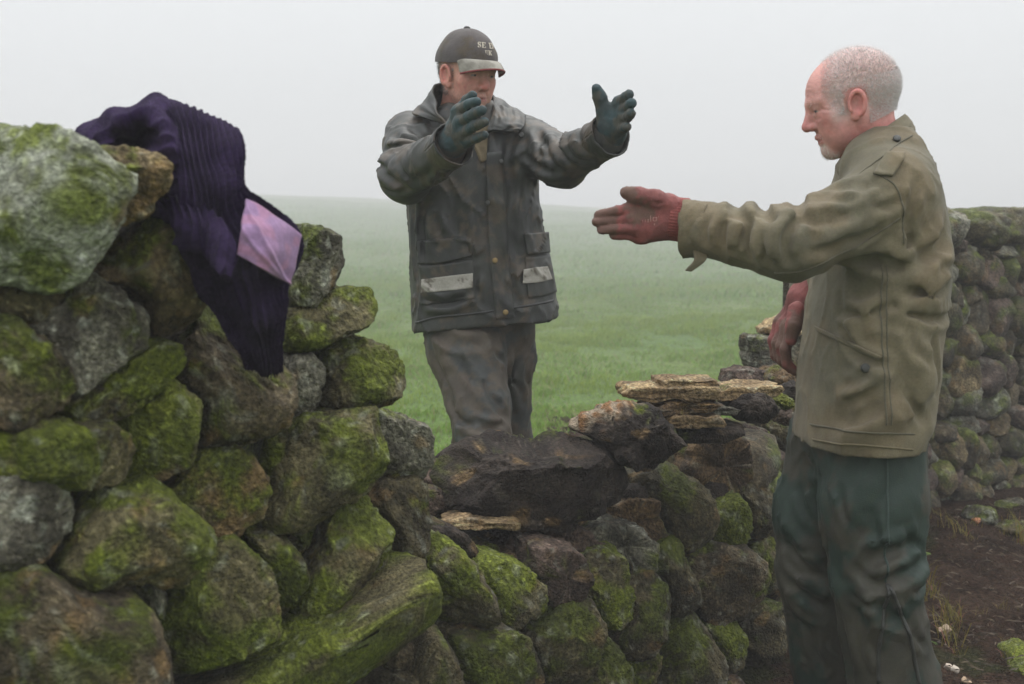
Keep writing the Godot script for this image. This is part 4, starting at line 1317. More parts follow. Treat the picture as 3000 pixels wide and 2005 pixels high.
	j.bone(el_f, Vector3(0.699, 1.198, -2.940), 0.07, 0.052, 0.03)
	j.bone(Vector3(0.738, 1.463, -2.660), Vector3(0.772, 1.425, -2.600), 0.05, 0.06, 0.05)
	# gathered sleeve: ridges and creases round the elbow, pulls from the armpit
	j.fold(Vector3(0.413, 1.371, -2.500), Vector3(0.400, 1.281, -2.500), 0.011, -0.015)
	j.fold(Vector3(0.454, 1.363, -2.480), Vector3(0.446, 1.269, -2.470), 0.012, -0.021)
	j.fold(Vector3(0.502, 1.357, -2.460), Vector3(0.495, 1.254, -2.460), 0.012, -0.022)
	j.fold(Vector3(0.561, 1.372, -2.460), Vector3(0.529, 1.278, -2.450), 0.013, -0.024)
	j.fold(Vector3(0.461, 1.381, -2.600), Vector3(0.454, 1.363, -2.480), 0.012, -0.018)
	j.fold(Vector3(0.515, 1.372, -2.580), Vector3(0.502, 1.357, -2.460), 0.012, -0.020)
	j.fold(Vector3(0.584, 1.380, -2.560), Vector3(0.561, 1.371, -2.460), 0.013, -0.020)
	j.fold(Vector3(0.431, 1.363, -2.480), Vector3(0.423, 1.278, -2.480), 0.017, 0.008)
	j.fold(Vector3(0.476, 1.362, -2.460), Vector3(0.469, 1.263, -2.460), 0.018, 0.010)
	j.fold(Vector3(0.529, 1.364, -2.450), Vector3(0.512, 1.260, -2.440), 0.020, 0.011)
	j.fold(Vector3(0.579, 1.379, -2.460), Vector3(0.691, 1.413, -2.470), 0.022, 0.012)
	j.fold(Vector3(0.567, 1.350, -2.440), Vector3(0.661, 1.379, -2.450), 0.014, -0.017)
	j.fold(Vector3(0.593, 1.325, -2.440), Vector3(0.723, 1.364, -2.460), 0.024, 0.010)
	j.fold(Vector3(0.585, 1.295, -2.440), Vector3(0.708, 1.320, -2.460), 0.014, -0.011)
	j.fold(Vector3(0.627, 1.427, -2.520), Vector3(0.699, 1.439, -2.500), 0.012, -0.011)
	j.fold(Vector3(0.552, 1.270, -2.440), Vector3(0.641, 1.278, -2.460), 0.020, 0.008)
	j.fold(Vector3(0.790, 1.423, -2.530), Vector3(0.790, 1.303, -2.500), 0.010, -0.011)
	j.fold(Vector3(0.790, 1.303, -2.500), Vector3(0.764, 1.260, -2.500), 0.012, -0.017)
	j.fold(Vector3(0.764, 1.258, -2.500), Vector3(0.658, 1.229, -2.520), 0.016, -0.020)
	j.fold(Vector3(0.804, 1.268, -2.520), Vector3(0.874, 1.337, -2.580), 0.016, -0.014)
	j.fold(Vector3(0.788, 1.233, -2.520), Vector3(0.896, 1.301, -2.600), 0.022, 0.010)
	j.fold(Vector3(0.784, 1.220, -2.520), Vector3(0.887, 1.230, -2.580), 0.013, -0.010)
	j.fold(Vector3(0.604, 1.177, -2.600), Vector3(0.760, 1.180, -2.510), 0.010, -0.010)
	j.fold(Vector3(0.760, 1.180, -2.510), Vector3(0.923, 1.168, -2.640), 0.010, -0.011)
	for k in 9: j.fold(Vector3(0.773, 1.192, -2.510).lerp(Vector3(0.902, 1.183, -2.620), k / 8.0), Vector3(0.771, 1.162, -2.510).lerp(Vector3(0.905, 1.154, -2.620), k / 8.0), 0.006, 0.004)
	j.fold(Vector3(0.792, 1.155, -2.510), Vector3(0.856, 1.000, -2.560), 0.030, 0.011)
	j.fold(Vector3(0.778, 1.129, -2.510), Vector3(0.825, 0.949, -2.540), 0.022, -0.008)
	j.fold(Vector3(0.640, 1.004, -2.530), Vector3(0.747, 1.051, -2.510), 0.024, 0.007)
	j.fold(Vector3(0.613, 0.946, -2.560), Vector3(0.748, 1.007, -2.510), 0.022, -0.008)
	j.fold(Vector3(0.607, 0.903, -2.570), Vector3(0.750, 0.954, -2.510), 0.026, 0.007)
	j.fold(Vector3(0.777, 0.918, -2.510), Vector3(0.867, 1.015, -2.580), 0.026, -0.006)
	j.fold(Vector3(0.622, 1.127, -2.540), Vector3(0.686, 1.163, -2.520), 0.022, 0.006)
	j.fold(Vector3(0.615, 1.135, -2.550), Vector3(0.753, 1.061, -2.510), 0.010, -0.013)
	for c in [[Vector3(0.391, 1.354, -2.550), Vector3(0.383, 1.302, -2.540)], [Vector3(0.429, 1.303, -2.500), Vector3(0.445, 1.264, -2.500)], [Vector3(0.471, 1.316, -2.470), Vector3(0.487, 1.261, -2.470)], [Vector3(0.521, 1.329, -2.460), Vector3(0.540, 1.270, -2.460)], [Vector3(0.588, 1.362, -2.460), Vector3(0.634, 1.379, -2.460)], [Vector3(0.622, 1.396, -2.480), Vector3(0.690, 1.413, -2.480)], [Vector3(0.570, 1.320, -2.450), Vector3(0.628, 1.337, -2.450)], [Vector3(0.657, 1.303, -2.460), Vector3(0.727, 1.329, -2.470)], [Vector3(0.652, 1.418, -2.500), Vector3(0.716, 1.429, -2.500)], [Vector3(0.709, 1.379, -2.470), Vector3(0.762, 1.392, -2.480)]]:
		j.fold(c[0], c[1], 0.009, -0.011, 0.15)
	for c in [[Vector3(0.812, 1.232, -2.540), Vector3(0.875, 1.265, -2.600)], [Vector3(0.785, 1.198, -2.520), Vector3(0.845, 1.214, -2.560)], [Vector3(0.791, 1.146, -2.520), Vector3(0.826, 1.056, -2.540)], [Vector3(0.836, 1.126, -2.550), Vector3(0.868, 0.997, -2.580)], [Vector3(0.640, 1.196, -2.550), Vector3(0.710, 1.216, -2.520)], [Vector3(0.660, 1.146, -2.520), Vector3(0.735, 1.160, -2.510)], [Vector3(0.633, 1.020, -2.540), Vector3(0.712, 1.051, -2.510)], [Vector3(0.643, 0.976, -2.540), Vector3(0.739, 1.024, -2.510)], [Vector3(0.648, 0.944, -2.540), Vector3(0.732, 0.971, -2.510)], [Vector3(0.798, 1.004, -2.530), Vector3(0.837, 0.943, -2.550)]]:
		j.fold(c[0], c[1], 0.010, -0.008, 0.1)
	j.wrinkle = 0.0030
	j.wrinkle_f = 9.0
	var olive := func(p: Vector3) -> Color:
		var c := Color(0.158, 0.132, 0.080).lerp(Color(0.120, 0.106, 0.068), ss(-0.4, 0.4, n3(p, 4.0)))
		c = c.lerp(Color(0.155, 0.115, 0.064), ss(0.0, 0.5, n3(p + Vector3(2, 5, 1), 6.0) + 0.4 * n3(p, 19.0)) * 0.55)
		c *= 1.0 + 0.10 * n3(p, 26.0) + 0.07 * n3(p, 90.0)
		return c
	var olive2 := func(_u: float, _v: float, p: Vector3) -> Color: return olive.call(p)
	var jk := body_part("jacket", j, Vector3(0.28, 0.78, -3.16), Vector3(1.06, 1.70, -2.36), 0.0062, olive, M.cotton, man)
	var thread := Color(0.105, 0.094, 0.062)
	seam(j, [Vector3(0.740, 1.262, -2.450), Vector3(0.740, 1.135, -2.450), Vector3(0.746, 1.015, -2.450), Vector3(0.749, 0.942, -2.450)], 0.0020, M.cotton, jk, thread)
	seam(j, [Vector3(0.749, 1.262, -2.450), Vector3(0.750, 1.135, -2.450), Vector3(0.756, 1.015, -2.450), Vector3(0.759, 0.942, -2.450)], 0.0016, M.cotton, jk, thread)
	seam(j, [Vector3(0.727, 1.437, -2.450), Vector3(0.751, 1.417, -2.450), Vector3(0.766, 1.371, -2.440), Vector3(0.772, 1.304, -2.440)], 0.0020, M.cotton, jk, thread)
	seam(j, [Vector3(0.762, 1.354, -2.440), Vector3(0.688, 1.304, -2.420), Vector3(0.631, 1.279, -2.420), Vector3(0.569, 1.252, -2.440), Vector3(0.517, 1.246, -2.470)], 0.0020, M.cotton, jk, thread)
	seam(j, [Vector3(0.633, 0.919, -2.550), Vector3(0.660, 0.924, -2.500), Vector3(0.703, 0.926, -2.480), Vector3(0.756, 0.924, -2.500), Vector3(0.814, 0.919, -2.560)], 0.0020, M.cotton, jk, thread)
	# hem, slanted pocket with its button, shoulder strap, collar, torn cuff tab
	var hemrow := [Vector3(0.634, 0.890, -2.550), Vector3(0.661, 0.895, -2.500), Vector3(0.701, 0.899, -2.470), Vector3(0.757, 0.895, -2.500), Vector3(0.811, 0.888, -2.560)]
	seam(j, hemrow, 0.0022, M.cotton, jk, Color(0.145, 0.115, 0.064), "hem")
	patch(j, [[Vector3(0.642, 1.127, -2.500), Vector3(0.682, 1.105, -2.470), Vector3(0.738, 1.079, -2.470)], [Vector3(0.645, 1.117, -2.500), Vector3(0.682, 1.096, -2.470), Vector3(0.734, 1.072, -2.470)]], 24, 4, 0.004, 0.0015, M.cotton, jk, "pocket_welt", olive2)
	var bp := j.snap(Vector3(0.664, 1.066, -2.470), 0.0)
	obj("button", disc(bp, Vector3(0.15, 0.1, 1), 0.0095, 0.005), M.button, jk)
	patch(j, [[Vector3(0.746, 1.486, -2.580), Vector3(0.782, 1.484, -2.580)], [Vector3(0.728, 1.462, -2.540), Vector3(0.766, 1.460, -2.540)], [Vector3(0.711, 1.441, -2.500), Vector3(0.748, 1.437, -2.500)]], 8, 10, 0.005, 0.005, M.cotton, jk, "shoulder_strap", olive2)
	bp = j.snap(Vector3(0.786, 1.505, -2.620), 0.003)
	obj("button", disc(bp, Vector3(-0.1, 0.6, 0.8), 0.0080, 0.005), M.button, jk)
	bp = j.snap(Vector3(0.876, 1.536, -2.760), 0.003)
	obj("button", disc(bp, Vector3(0.6, 0.8, 0.1), 0.0095, 0.005), M.button, jk)
	var low := [Vector3(0.693, 1.444, -2.690), Vector3(0.734, 1.468, -2.645), Vector3(0.792, 1.509, -2.645), Vector3(0.859, 1.540, -2.740), Vector3(0.859, 1.530, -2.840), Vector3(0.791, 1.483, -2.850), Vector3(0.725, 1.450, -2.800)]
	var mid := [Vector3(0.689, 1.450, -2.690), Vector3(0.722, 1.478, -2.645), Vector3(0.785, 1.525, -2.650), Vector3(0.852, 1.557, -2.740), Vector3(0.848, 1.545, -2.830), Vector3(0.779, 1.494, -2.840), Vector3(0.718, 1.457, -2.790)]
	var top := [Vector3(0.688, 1.461, -2.695), Vector3(0.717, 1.490, -2.660), Vector3(0.779, 1.541, -2.665), Vector3(0.838, 1.575, -2.740), Vector3(0.832, 1.557, -2.815), Vector3(0.766, 1.502, -2.820), Vector3(0.715, 1.466, -2.785)]
	obj("collar", sheet([low, mid, top], 60, 10, 0.009, func(u, v): return 0.002 * sin(u * 40.0) * (1.0 - v) + 0.002 * n3(Vector3(u * 3, v, 0), 4.0), olive2, false), M.cotton, jk)
	seam(j, [Vector3(0.682, 1.434, -2.600), Vector3(0.715, 1.459, -2.560), Vector3(0.772, 1.498, -2.580), Vector3(0.827, 1.524, -2.660)], 0.0020, M.cotton, jk, thread)
	sleeve_end([Vector3(0.406, 1.331, -2.615), Vector3(0.385, 1.332, -2.625), Vector3(0.361, 1.333, -2.635)], [0.053, 0.056, 0.059], jk, M.cotton, olive2)
	obj("cuff_tab", sheet([[Vector3(0.370, 1.289, -2.590), Vector3(0.400, 1.285, -2.590)], [Vector3(0.370, 1.268, -2.580), Vector3(0.394, 1.268, -2.580)], [Vector3(0.354, 1.248, -2.585), Vector3(0.366, 1.246, -2.585)]], 8, 14, 0.006, null, olive2), M.cotton, jk)
	# dark open front edge and shirt at the neck
	obj("shirt_collar", sheet([[Vector3(0.705, 1.454, -2.720), Vector3(0.712, 1.464, -2.680), Vector3(0.745, 1.490, -2.670)], [Vector3(0.703, 1.436, -2.720), Vector3(0.708, 1.444, -2.680), Vector3(0.743, 1.470, -2.660)]], 12, 6, 0.008, null, func(_u, _v, p): return Color(0.03, 0.025, 0.075) * (1.0 + 0.3 * n3(p, 60.0))), M.cotton, man)
	# work trousers
	var t := field()
	t.bone(Vector3(0.766, 0.891, -2.670), Vector3(0.770, 0.755, -2.640), 0.115, 0.104, 0.04)
	t.bone(Vector3(0.770, 0.755, -2.640), kn_n, 0.104, 0.088, 0.03)
	t.bone(kn_n, Vector3(0.824, 0.354, -2.640), 0.086, 0.090, 0.02)
	t.bone(Vector3(0.824, 0.354, -2.640), an_n, 0.090, 0.080, 0.03)
	t.bone(Vector3(0.743, 0.863, -2.830), Vector3(0.710, 0.690, -2.840), 0.112, 0.104, 0.04)
	t.bone(Vector3(0.710, 0.690, -2.840), kn_f, 0.104, 0.094, 0.03)
	t.bone(kn_f, an_f, 0.094, 0.080, 0.03)
	t.bone(Vector3(0.755, 0.872, -2.750), Vector3(0.761, 0.819, -2.750), 0.11, 0.09, 0.05)
	t.fold(Vector3(0.779, 0.812, -2.550), Vector3(0.728, 0.681, -2.530), 0.020, -0.008)
	t.fold(Vector3(0.820, 0.688, -2.570), Vector3(0.720, 0.626, -2.530), 0.016, -0.017)
	t.fold(Vector3(0.859, 0.625, -2.600), Vector3(0.799, 0.583, -2.550), 0.018, 0.014)
	t.fold(Vector3(0.843, 0.644, -2.580), Vector3(0.748, 0.603, -2.530), 0.014, -0.014)
	t.fold(Vector3(0.738, 0.617, -2.530), Vector3(0.800, 0.528, -2.550), 0.014, -0.011)
	t.fold(Vector3(0.691, 0.737, -2.600), Vector3(0.711, 0.608, -2.560), 0.020, 0.009)
	t.fold(Vector3(0.686, 0.798, -2.660), Vector3(0.699, 0.623, -2.640), 0.014, -0.022)
	t.fold(Vector3(0.699, 0.623, -2.640), Vector3(0.719, 0.371, -2.620), 0.016, -0.022)
	t.fold(Vector3(0.603, 0.634, -2.780), Vector3(0.683, 0.556, -2.740), 0.018, -0.017)
	t.fold(Vector3(0.610, 0.687, -2.770), Vector3(0.692, 0.595, -2.740), 0.022, 0.010)
	t.fold(Vector3(0.605, 0.564, -2.780), Vector3(0.707, 0.483, -2.750), 0.018, -0.017)
	t.fold(Vector3(0.633, 0.527, -2.770), Vector3(0.721, 0.420, -2.760), 0.022, 0.010)
	t.fold(Vector3(0.752, 0.550, -2.540), Vector3(0.739, 0.394, -2.560), 0.018, 0.008)
	t.fold(Vector3(0.712, 0.562, -2.560), Vector3(0.748, 0.454, -2.550), 0.014, -0.011)
	for c in [[Vector3(0.684, 0.796, -2.580), Vector3(0.699, 0.728, -2.560)], [Vector3(0.737, 0.751, -2.540), Vector3(0.763, 0.681, -2.530)], [Vector3(0.795, 0.730, -2.550), Vector3(0.833, 0.667, -2.580)], [Vector3(0.707, 0.639, -2.550), Vector3(0.765, 0.603, -2.530)], [Vector3(0.703, 0.580, -2.560), Vector3(0.752, 0.559, -2.540)], [Vector3(0.798, 0.611, -2.550), Vector3(0.859, 0.615, -2.600)], [Vector3(0.812, 0.543, -2.560), Vector3(0.848, 0.462, -2.580)], [Vector3(0.721, 0.493, -2.570), Vector3(0.743, 0.403, -2.560)], [Vector3(0.613, 0.659, -2.780), Vector3(0.665, 0.617, -2.750)], [Vector3(0.609, 0.594, -2.780), Vector3(0.676, 0.563, -2.750)], [Vector3(0.631, 0.494, -2.780), Vector3(0.691, 0.460, -2.760)], [Vector3(0.647, 0.756, -2.770), Vector3(0.673, 0.681, -2.750)], [Vector3(0.667, 0.433, -2.780), Vector3(0.706, 0.336, -2.770)]]:
		t.fold(c[0], c[1], 0.009, -0.011, 0.12)
	t.wrinkle = 0.005
	t.wrinkle_f = 10.0
	t.cut_lo = 0.055
	var green := func(p: Vector3) -> Color:
		var c := Color(0.016, 0.037, 0.025).lerp(Color(0.022, 0.046, 0.033), ss(-0.3, 0.3, n3(p, 9.0)))
		c *= 1.0 + 0.15 * n3(p, 50.0)
		var muddy := mud_mix(p, c, 0.50 + 0.36 * ss(0.62, 0.48, p.y + 0.5 * (p.x - 0.75)) + 0.15 * ss(-2.7, -2.8, p.z), 5.5) * 0.85
		return c.lerp(muddy, 0.78) * 0.78
	var tr := body_part("trousers", t, Vector3(0.50, 0.02, -3.1), Vector3(1.10, 1.0, -2.44), 0.0070, green, M.trouser, man)
	seam(t, [Vector3(0.765, 0.871, -2.500), Vector3(0.765, 0.787, -2.500), Vector3(0.764, 0.697, -2.500), Vector3(0.765, 0.612, -2.500)], 0.0028, M.trouser, tr, Color(0.03, 0.05, 0.042))
	# the zip at the calf, open below: two toothed edges
	for side in 2:
		var zp := [Vector3(0.767, 0.607, -2.500), Vector3(0.764, 0.544, -2.500), Vector3(0.760, 0.471, -2.500), Vector3(0.764, 0.389, -2.500)] if side == 0 else [Vector3(0.769, 0.607, -2.500), Vector3(0.795, 0.553, -2.500), Vector3(0.822, 0.489, -2.500), Vector3(0.847, 0.389, -2.500)]
		seam(t, zp, 0.0042, M.button, tr, Color(0.02, 0.02, 0.02), "zip")
	# boots
	for s in 2:
		var b := field()
		var an: Vector3 = [an_n, an_f][s]
		an.y = 0.0
		b.bone(an + Vector3(0.01, 0.09, 0), an + Vector3(0.0, 0.19, 0), 0.058, 0.062, 0.03)
		b.bone(an + Vector3(0.03, 0.075, 0), an + Vector3(-0.15, 0.066, 0.01), 0.052, 0.046, 0.04)
		b.bone(an + Vector3(0.035, 0.032, 0), an + Vector3(-0.16, 0.030, 0.01), 0.036, 0.036, 0.02)
		b.cut_lo = 0.012
		body_part("boot", b, an + Vector3(-0.24, 0.0, -0.1), an + Vector3(0.12, 0.28, 0.1), 0.009, func(p): return mud_mix(p, Color(0.03, 0.025, 0.02), 0.7), M.trouser, man)
	# gloves
	var red := func(p: Vector3) -> Color:
		var c := Color(0.235, 0.064, 0.058).lerp(Color(0.19, 0.055, 0.050), ss(-0.3, 0.3, n3(p, 14.0)))
		c *= 1.0 + 0.12 * n3(p, 70.0)
		var dirt: float = ss(-0.05, 0.30, n3(p + Vector3(7, 3, 0), 17.0) * 0.6 + 0.3 * n3(p, 60.0) + 9.0 * (Vector3(0.264, 1.354, -2.630).x - p.x) - 0.1)
		if p.y < 1.15: dirt = ss(0.1, 0.4, n3(p + Vector3(7, 3, 0), 20.0) + 0.2)
		return c.lerp(Color(0.115, 0.066, 0.046), clampf(dirt, 0, 1) * 0.85)
	var g := field()
	var kn := [Vector3(0.251, 1.375, -2.625), Vector3(0.247, 1.353, -2.620), Vector3(0.255, 1.333, -2.620), Vector3(0.266, 1.316, -2.630)]
	var tips := [Vector3(0.178, 1.361, -2.615), Vector3(0.173, 1.346, -2.610), Vector3(0.184, 1.330, -2.610), Vector3(0.209, 1.318, -2.615)]
	var rad := [0.0100, 0.0100, 0.0097, 0.0090]
	for k in 4:
		var m1: Vector3 = kn[k].lerp(tips[k], 0.48) + Vector3(0, 0.001, [0.010, 0.001, 0.009, 0.001][k])
		g.chain([kn[k], m1, tips[k]], [rad[k] * 1.08, rad[k], rad[k] * 0.94], 0.0015)
		g.bone(kn[k], Vector3(0.333, 1.354, -2.640).lerp(Vector3(0.333, 1.336, -2.640), k / 3.0), 0.0145, 0.020, 0.016)
	g.bone(Vector3(0.287, 1.361, -2.635), Vector3(0.287, 1.329, -2.635), 0.019, 0.017, 0.02)
	g.chain([Vector3(0.320, 1.381, -2.630), Vector3(0.293, 1.394, -2.615), Vector3(0.258, 1.401, -2.610), Vector3(0.234, 1.406, -2.615)], [0.022, 0.0165, 0.0155, 0.0125], 0.012)
	g.bone(Vector3(0.323, 1.368, -2.640), Vector3(0.378, 1.354, -2.640), 0.030, 0.034, 0.02, 0, Vector3(0, 0, 1), 0.75)
	g.bone(Vector3(0.324, 1.345, -2.640), Vector3(0.378, 1.343, -2.640), 0.028, 0.034, 0.02, 0, Vector3(0, 0, 1), 0.75)
	g.fold(Vector3(0.286, 1.390, -2.600), Vector3(0.309, 1.384, -2.600), 0.004, -0.003)
	g.fold(Vector3(0.247, 1.363, -2.600), Vector3(0.258, 1.344, -2.600), 0.005, 0.003)
	g.fold(Vector3(0.252, 1.344, -2.600), Vector3(0.265, 1.328, -2.600), 0.005, 0.003)
	g.wrinkle = 0.0016
	g.wrinkle_f = 40.0
	var gl := body_part("glove", g, Vector3(0.13, 1.24, -2.72), Vector3(0.43, 1.45, -2.52), 0.0032, red, M.glove, man)
	rib_cuff([Vector3(0.323, 1.354, -2.640), Vector3(0.342, 1.352, -2.640), Vector3(0.362, 1.349, -2.640)], 0.0445, 0.034, gl, Color(0.30, 0.075, 0.066))
	# worn white print on the back of the hand: a shield and rows of marks
	var ink := func(_u, _v, _p): return Color(0.40, 0.22, 0.19)
	for q in [[1501,498,1509,498,1], [1501,506,1509,506,1], [1500,498,1502,506,0], [1508,498,1510,506,0], [1494,494,1496,508,0], [1488,502,1490,510,0], [1482,503,1483,509,0], [1503,512,1505,517,0], [1513,495,1514,500,0], [1476,505,1477,510,0]]:
		var z := 2.56
		var a := print_at(q[0], q[1], z)
		var b := print_at(q[2], q[3], z)
		var c := Vector3(b.x, a.y, a.z) if q[4] == 0 else Vector3(a.x, a.y - 0.0012, a.z)
		var e := Vector3(a.x, b.y, a.z) if q[4] == 0 else Vector3(b.x, a.y - 0.0012, a.z)
		patch(g, [[a, c if q[4] == 0 else b], [e if q[4] == 0 else c, b if q[4] == 0 else e]], 3, 3, 0.0006, 0.0004, M.cotton, gl, "print", ink)
	obj("shirt_cuff", tube([Vector3(0.353, 1.349, -2.640), Vector3(0.362, 1.349, -2.640), Vector3(0.378, 1.347, -2.640)], [0.040, 0.043, 0.040], 24, Color(0.42, 0.36, 0.26)), M.cotton, man)
	# the other hand hangs half closed in front of the jacket
	var h := field()
	var wrist := Vector3(0.664, 1.171, -2.900)
	for k in 4:
		var o := Vector3(0.004 * k, -0.004 * k, -0.045 + 0.024 * k)
		var r0: float = [0.0105, 0.0115, 0.012, 0.0115][k]
		h.chain([Vector3(0.627, 1.113, -2.900) + o, Vector3(0.608, 1.071, -2.890) + o * 1.1, Vector3(0.614, 1.037, -2.890) + o, Vector3(0.632, 1.019, -2.890) + o], [r0 * 1.2, r0 * 1.05, r0, r0 * 0.9], 0.005)
		h.bone(Vector3(0.627, 1.113, -2.900) + o, wrist + o * 0.5, 0.014, 0.018, 0.015)
	h.chain([Vector3(0.643, 1.147, -2.850), Vector3(0.632, 1.113, -2.830), Vector3(0.627, 1.083, -2.830)], [0.020, 0.0165, 0.0135], 0.01)
	h.bone(wrist, Vector3(0.680, 1.191, -2.910), 0.032, 0.034, 0.02)
	h.wrinkle = 0.0016
	h.wrinkle_f = 40.0
	body_part("glove", h, Vector3(0.50, 0.98, -3.02), Vector3(0.74, 1.26, -2.76), 0.0034, red, M.glove, man)

func print_at(x: float, y: float, d: float) -> Vector3:
	# a place on the back of the glove, given along and across the hand in millimetres scaled from its length
	return Vector3((x - 1173.0) * d / 2900.0, 1.35 + (504.8 - y) * d / 2886.0, -d)

func rib_cuff(path: Array, ra: float, rz: float, parent: Node, tint: Color):
	var v := PackedVector3Array()
	var idx := PackedInt32Array()
	var cs := PackedColorArray()
	var n := 132
	var rows := 5
	for j in rows:
		var c := spline(path, j / (rows - 1.0))
		var ax: Vector3 = (path[-1] - path[0]).normalized()
		var s := Vector3.UP.cross(ax).normalized()
		var t := ax.cross(s)
		for i in n:
			var a := TAU * i / n
			var r := 1.0 + 0.035 * sin(i * TAU / 3.0) + (0.03 if j == rows - 1 else 0.0)
			v.append(c + s * cos(a) * rz * r + t * sin(a) * ra * r)
			cs.append(tint * (1.0 + 0.1 * n3(v[-1], 60.0)))
	for j in rows - 1:
		for i in n:
			var a := j * n + i
			var b := j * n + (i + 1) % n
			idx.append_array([a, b, b + n, a, b + n, a + n])
	obj("cuff", mesh_of(v, idx, cs), M.glove, parent)

# the man on the field side, facing us, in a dark waxed jacket and a cap, both hands raised
func build_waller_in_dark_jacket():
	var man := thing("person", "person in dark waxed jacket and cap, both gloved hands raised, standing in the field", "person", Vector3.ZERO, "men talking over the gap")
	var xf := Transform3D(Basis(Vector3.UP, deg_to_rad(36)) * Basis(Vector3.RIGHT, deg_to_rad(7)) * Basis.from_scale(Vector3(0.94, 1.05, 0.98)), Vector3(-0.137, 1.786, -3.880))
	var hf := head_field(1)
	var chest := Vector3(-0.125, 1.463, -3.920)
	var pelvis := Vector3(-0.099, 1.045, -3.930)
	var sh_l := Vector3(-0.310, 1.597, -3.900)
	var el_l := Vector3(-0.308, 1.476, -3.700)
	var wr_l := Vector3(-0.168, 1.545, -3.450)
	var sh_r := Vector3(0.036, 1.592, -3.900)
	var el_r := Vector3(0.149, 1.518, -3.720)
	var wr_r := Vector3(0.269, 1.582, -3.540)
	var head := {}
	add_body(man, hf, xf, 1, [
		[xf * Vector3(0, -0.17, -0.05), chest, 0.055, 0.10], [chest, pelvis, 0.11, 0.11], [sh_l, sh_r, 0.06, 0.06],
		[sh_l, el_l, 0.05, 0.04], [el_l, wr_l, 0.04, 0.03], [sh_r, el_r, 0.05, 0.04], [el_r, wr_r, 0.04, 0.03],
		[pelvis, Vector3(-0.152, 0.982, -3.880), 0.1, 0.08], [Vector3(-0.152, 0.982, -3.880), Vector3(-0.102, 0.723, -3.760), 0.075, 0.055], [Vector3(-0.102, 0.723, -3.760), Vector3(-0.172, 0.076, -3.950), 0.05, 0.04],
		[pelvis, Vector3(-0.011, 0.972, -3.980), 0.1, 0.07], [Vector3(-0.011, 0.972, -3.980), Vector3(-0.001, 0.662, -4.000), 0.07, 0.05], [Vector3(-0.001, 0.662, -4.000), Vector3(0.010, 0.035, -4.080), 0.05, 0.04]], head)
	var hairline := func(q: Vector3) -> float:
		if absf(q.x) < 0.055 and q.z > -0.05: return 0.0
		if absf(q.x) > 0.066 and absf(q.y + 0.006) < 0.036 and absf(q.z - 0.004) < 0.022: return 0.0
		if q.z > 0.036 or q.y > 0.06: return 0.0
		if q.z > 0.008: return 1.0 if q.y > -0.035 and q.z < 0.030 else 0.0
		return 1.0 if q.y > -0.055 else 0.0
	hair_part("hair", man, head, hairline, 3200, 0.011, 0.0006, func(_q): return Vector3(0, -0.7, -0.4), func(q): return Color(0.13, 0.115, 0.10).lerp(Color(0.28, 0.26, 0.24), ss(0.0, 0.4, n3(q, 40.0))), xf, 13)
	for side in [-1, 1]:
		var browline := func(q: Vector3) -> float: return 1.0 if q.x * side > 0.0 and absf(q.y - 0.021) < 0.006 and absf(q.x) > 0.012 and absf(q.x) < 0.050 and q.z > 0.07 else 0.0
		hair_part("eyebrow", man, head, browline, 140, 0.009, 0.0006, func(q): return Vector3(signf(q.x), 0.0, 0.2), func(_q): return Color(0.10, 0.08, 0.065), xf, 18)
	# cap: six-panel crown with a button, curved peak, lettering on the front
	var cap := obj("cap", cap_crown(xf), M.cotton, man)
	var peak := []
	for r in 5:
		var row := []
		for c in 9:
			var a := lerpf(-1.12, 1.12, c / 8.0)
			var k := r / 4.0
			var inner := Vector3(sin(a) * 0.085, 0.046 - 0.004 * cos(a), -0.008 + cos(a) * 0.113)
			var outer := Vector3(sin(a) * 0.083, 0.020 - 0.014 * a * a, 0.006 + 0.090 * cos(a) + 0.070 * cos(a * 1.05))
			row.append(xf * (inner.lerp(outer, k) + Vector3(0, 0.008 * sin(k * PI), 0)))
		peak.append(row)
	obj("peak", sheet(peak, 40, 16, 0.0042, null, func(_u, _v, p): return Color(0.29, 0.272, 0.235).lerp(Color(0.20, 0.185, 0.155), ss(0.0, 0.5, n3(p, 22.0) + 0.4 * n3(p, 70.0)))), M.cotton, cap)
	var rimline := []
	for c in 25: rimline.append(spline(peak[4], c / 24.0))
	obj("piping", tube(rimline, 0.0032, 7, Color(0.20, 0.035, 0.035)), M.cotton, cap)
	obj("button", tube([xf * Vector3(0, 0.128, -0.014), xf * Vector3(0, 0.134, -0.014), xf * Vector3(0, 0.137, -0.014)], [0.011, 0.010, 0.005], 14, Color(0.05, 0.045, 0.045)), M.cotton, cap)
	for w in [["SE", -0.048, 0.084, 0.018], ["E", 0.004, 0.084, 0.018], [")", 0.025, 0.085, 0.015], ["UK", -0.022, 0.064, 0.014]]:
		cap_letters(cap, xf, w[0], w[1], w[2], w[3])

	# jacket
	var j := field()
	j.square = 2.7
	j.tilt = 0.137
	j.tilt_top = 1.30
	j.tilt_x = -0.09
	j.torso([[1.031, -0.081, -3.920, 0.227, 0.175], [1.100, -0.087, -3.920, 0.221, 0.172], [1.222, -0.099, -3.920, 0.213, 0.168], [1.343, -0.112, -3.920, 0.205, 0.165], [1.437, -0.121, -3.920, 0.200, 0.165], [1.530, -0.126, -3.920, 0.200, 0.162], [1.599, -0.126, -3.920, 0.192, 0.150], [1.649, -0.126, -3.920, 0.156, 0.122], [1.688, -0.125, -3.920, 0.105, 0.090], [1.712, -0.127, -3.920, 0.070, 0.070]], 0.05)
	j.bone(sh_l, el_l, 0.080, 0.072, 0.05)
	j.bone(el_l, Vector3(-0.182, 1.539, -3.480), 0.072, 0.055, 0.03)
	j.ball(Vector3(-0.123, 1.570, -3.360), Vector3(0.066, 0.062, 0.062), 0.006, 1)
	j.bone(sh_r, el_r, 0.078, 0.068, 0.05)
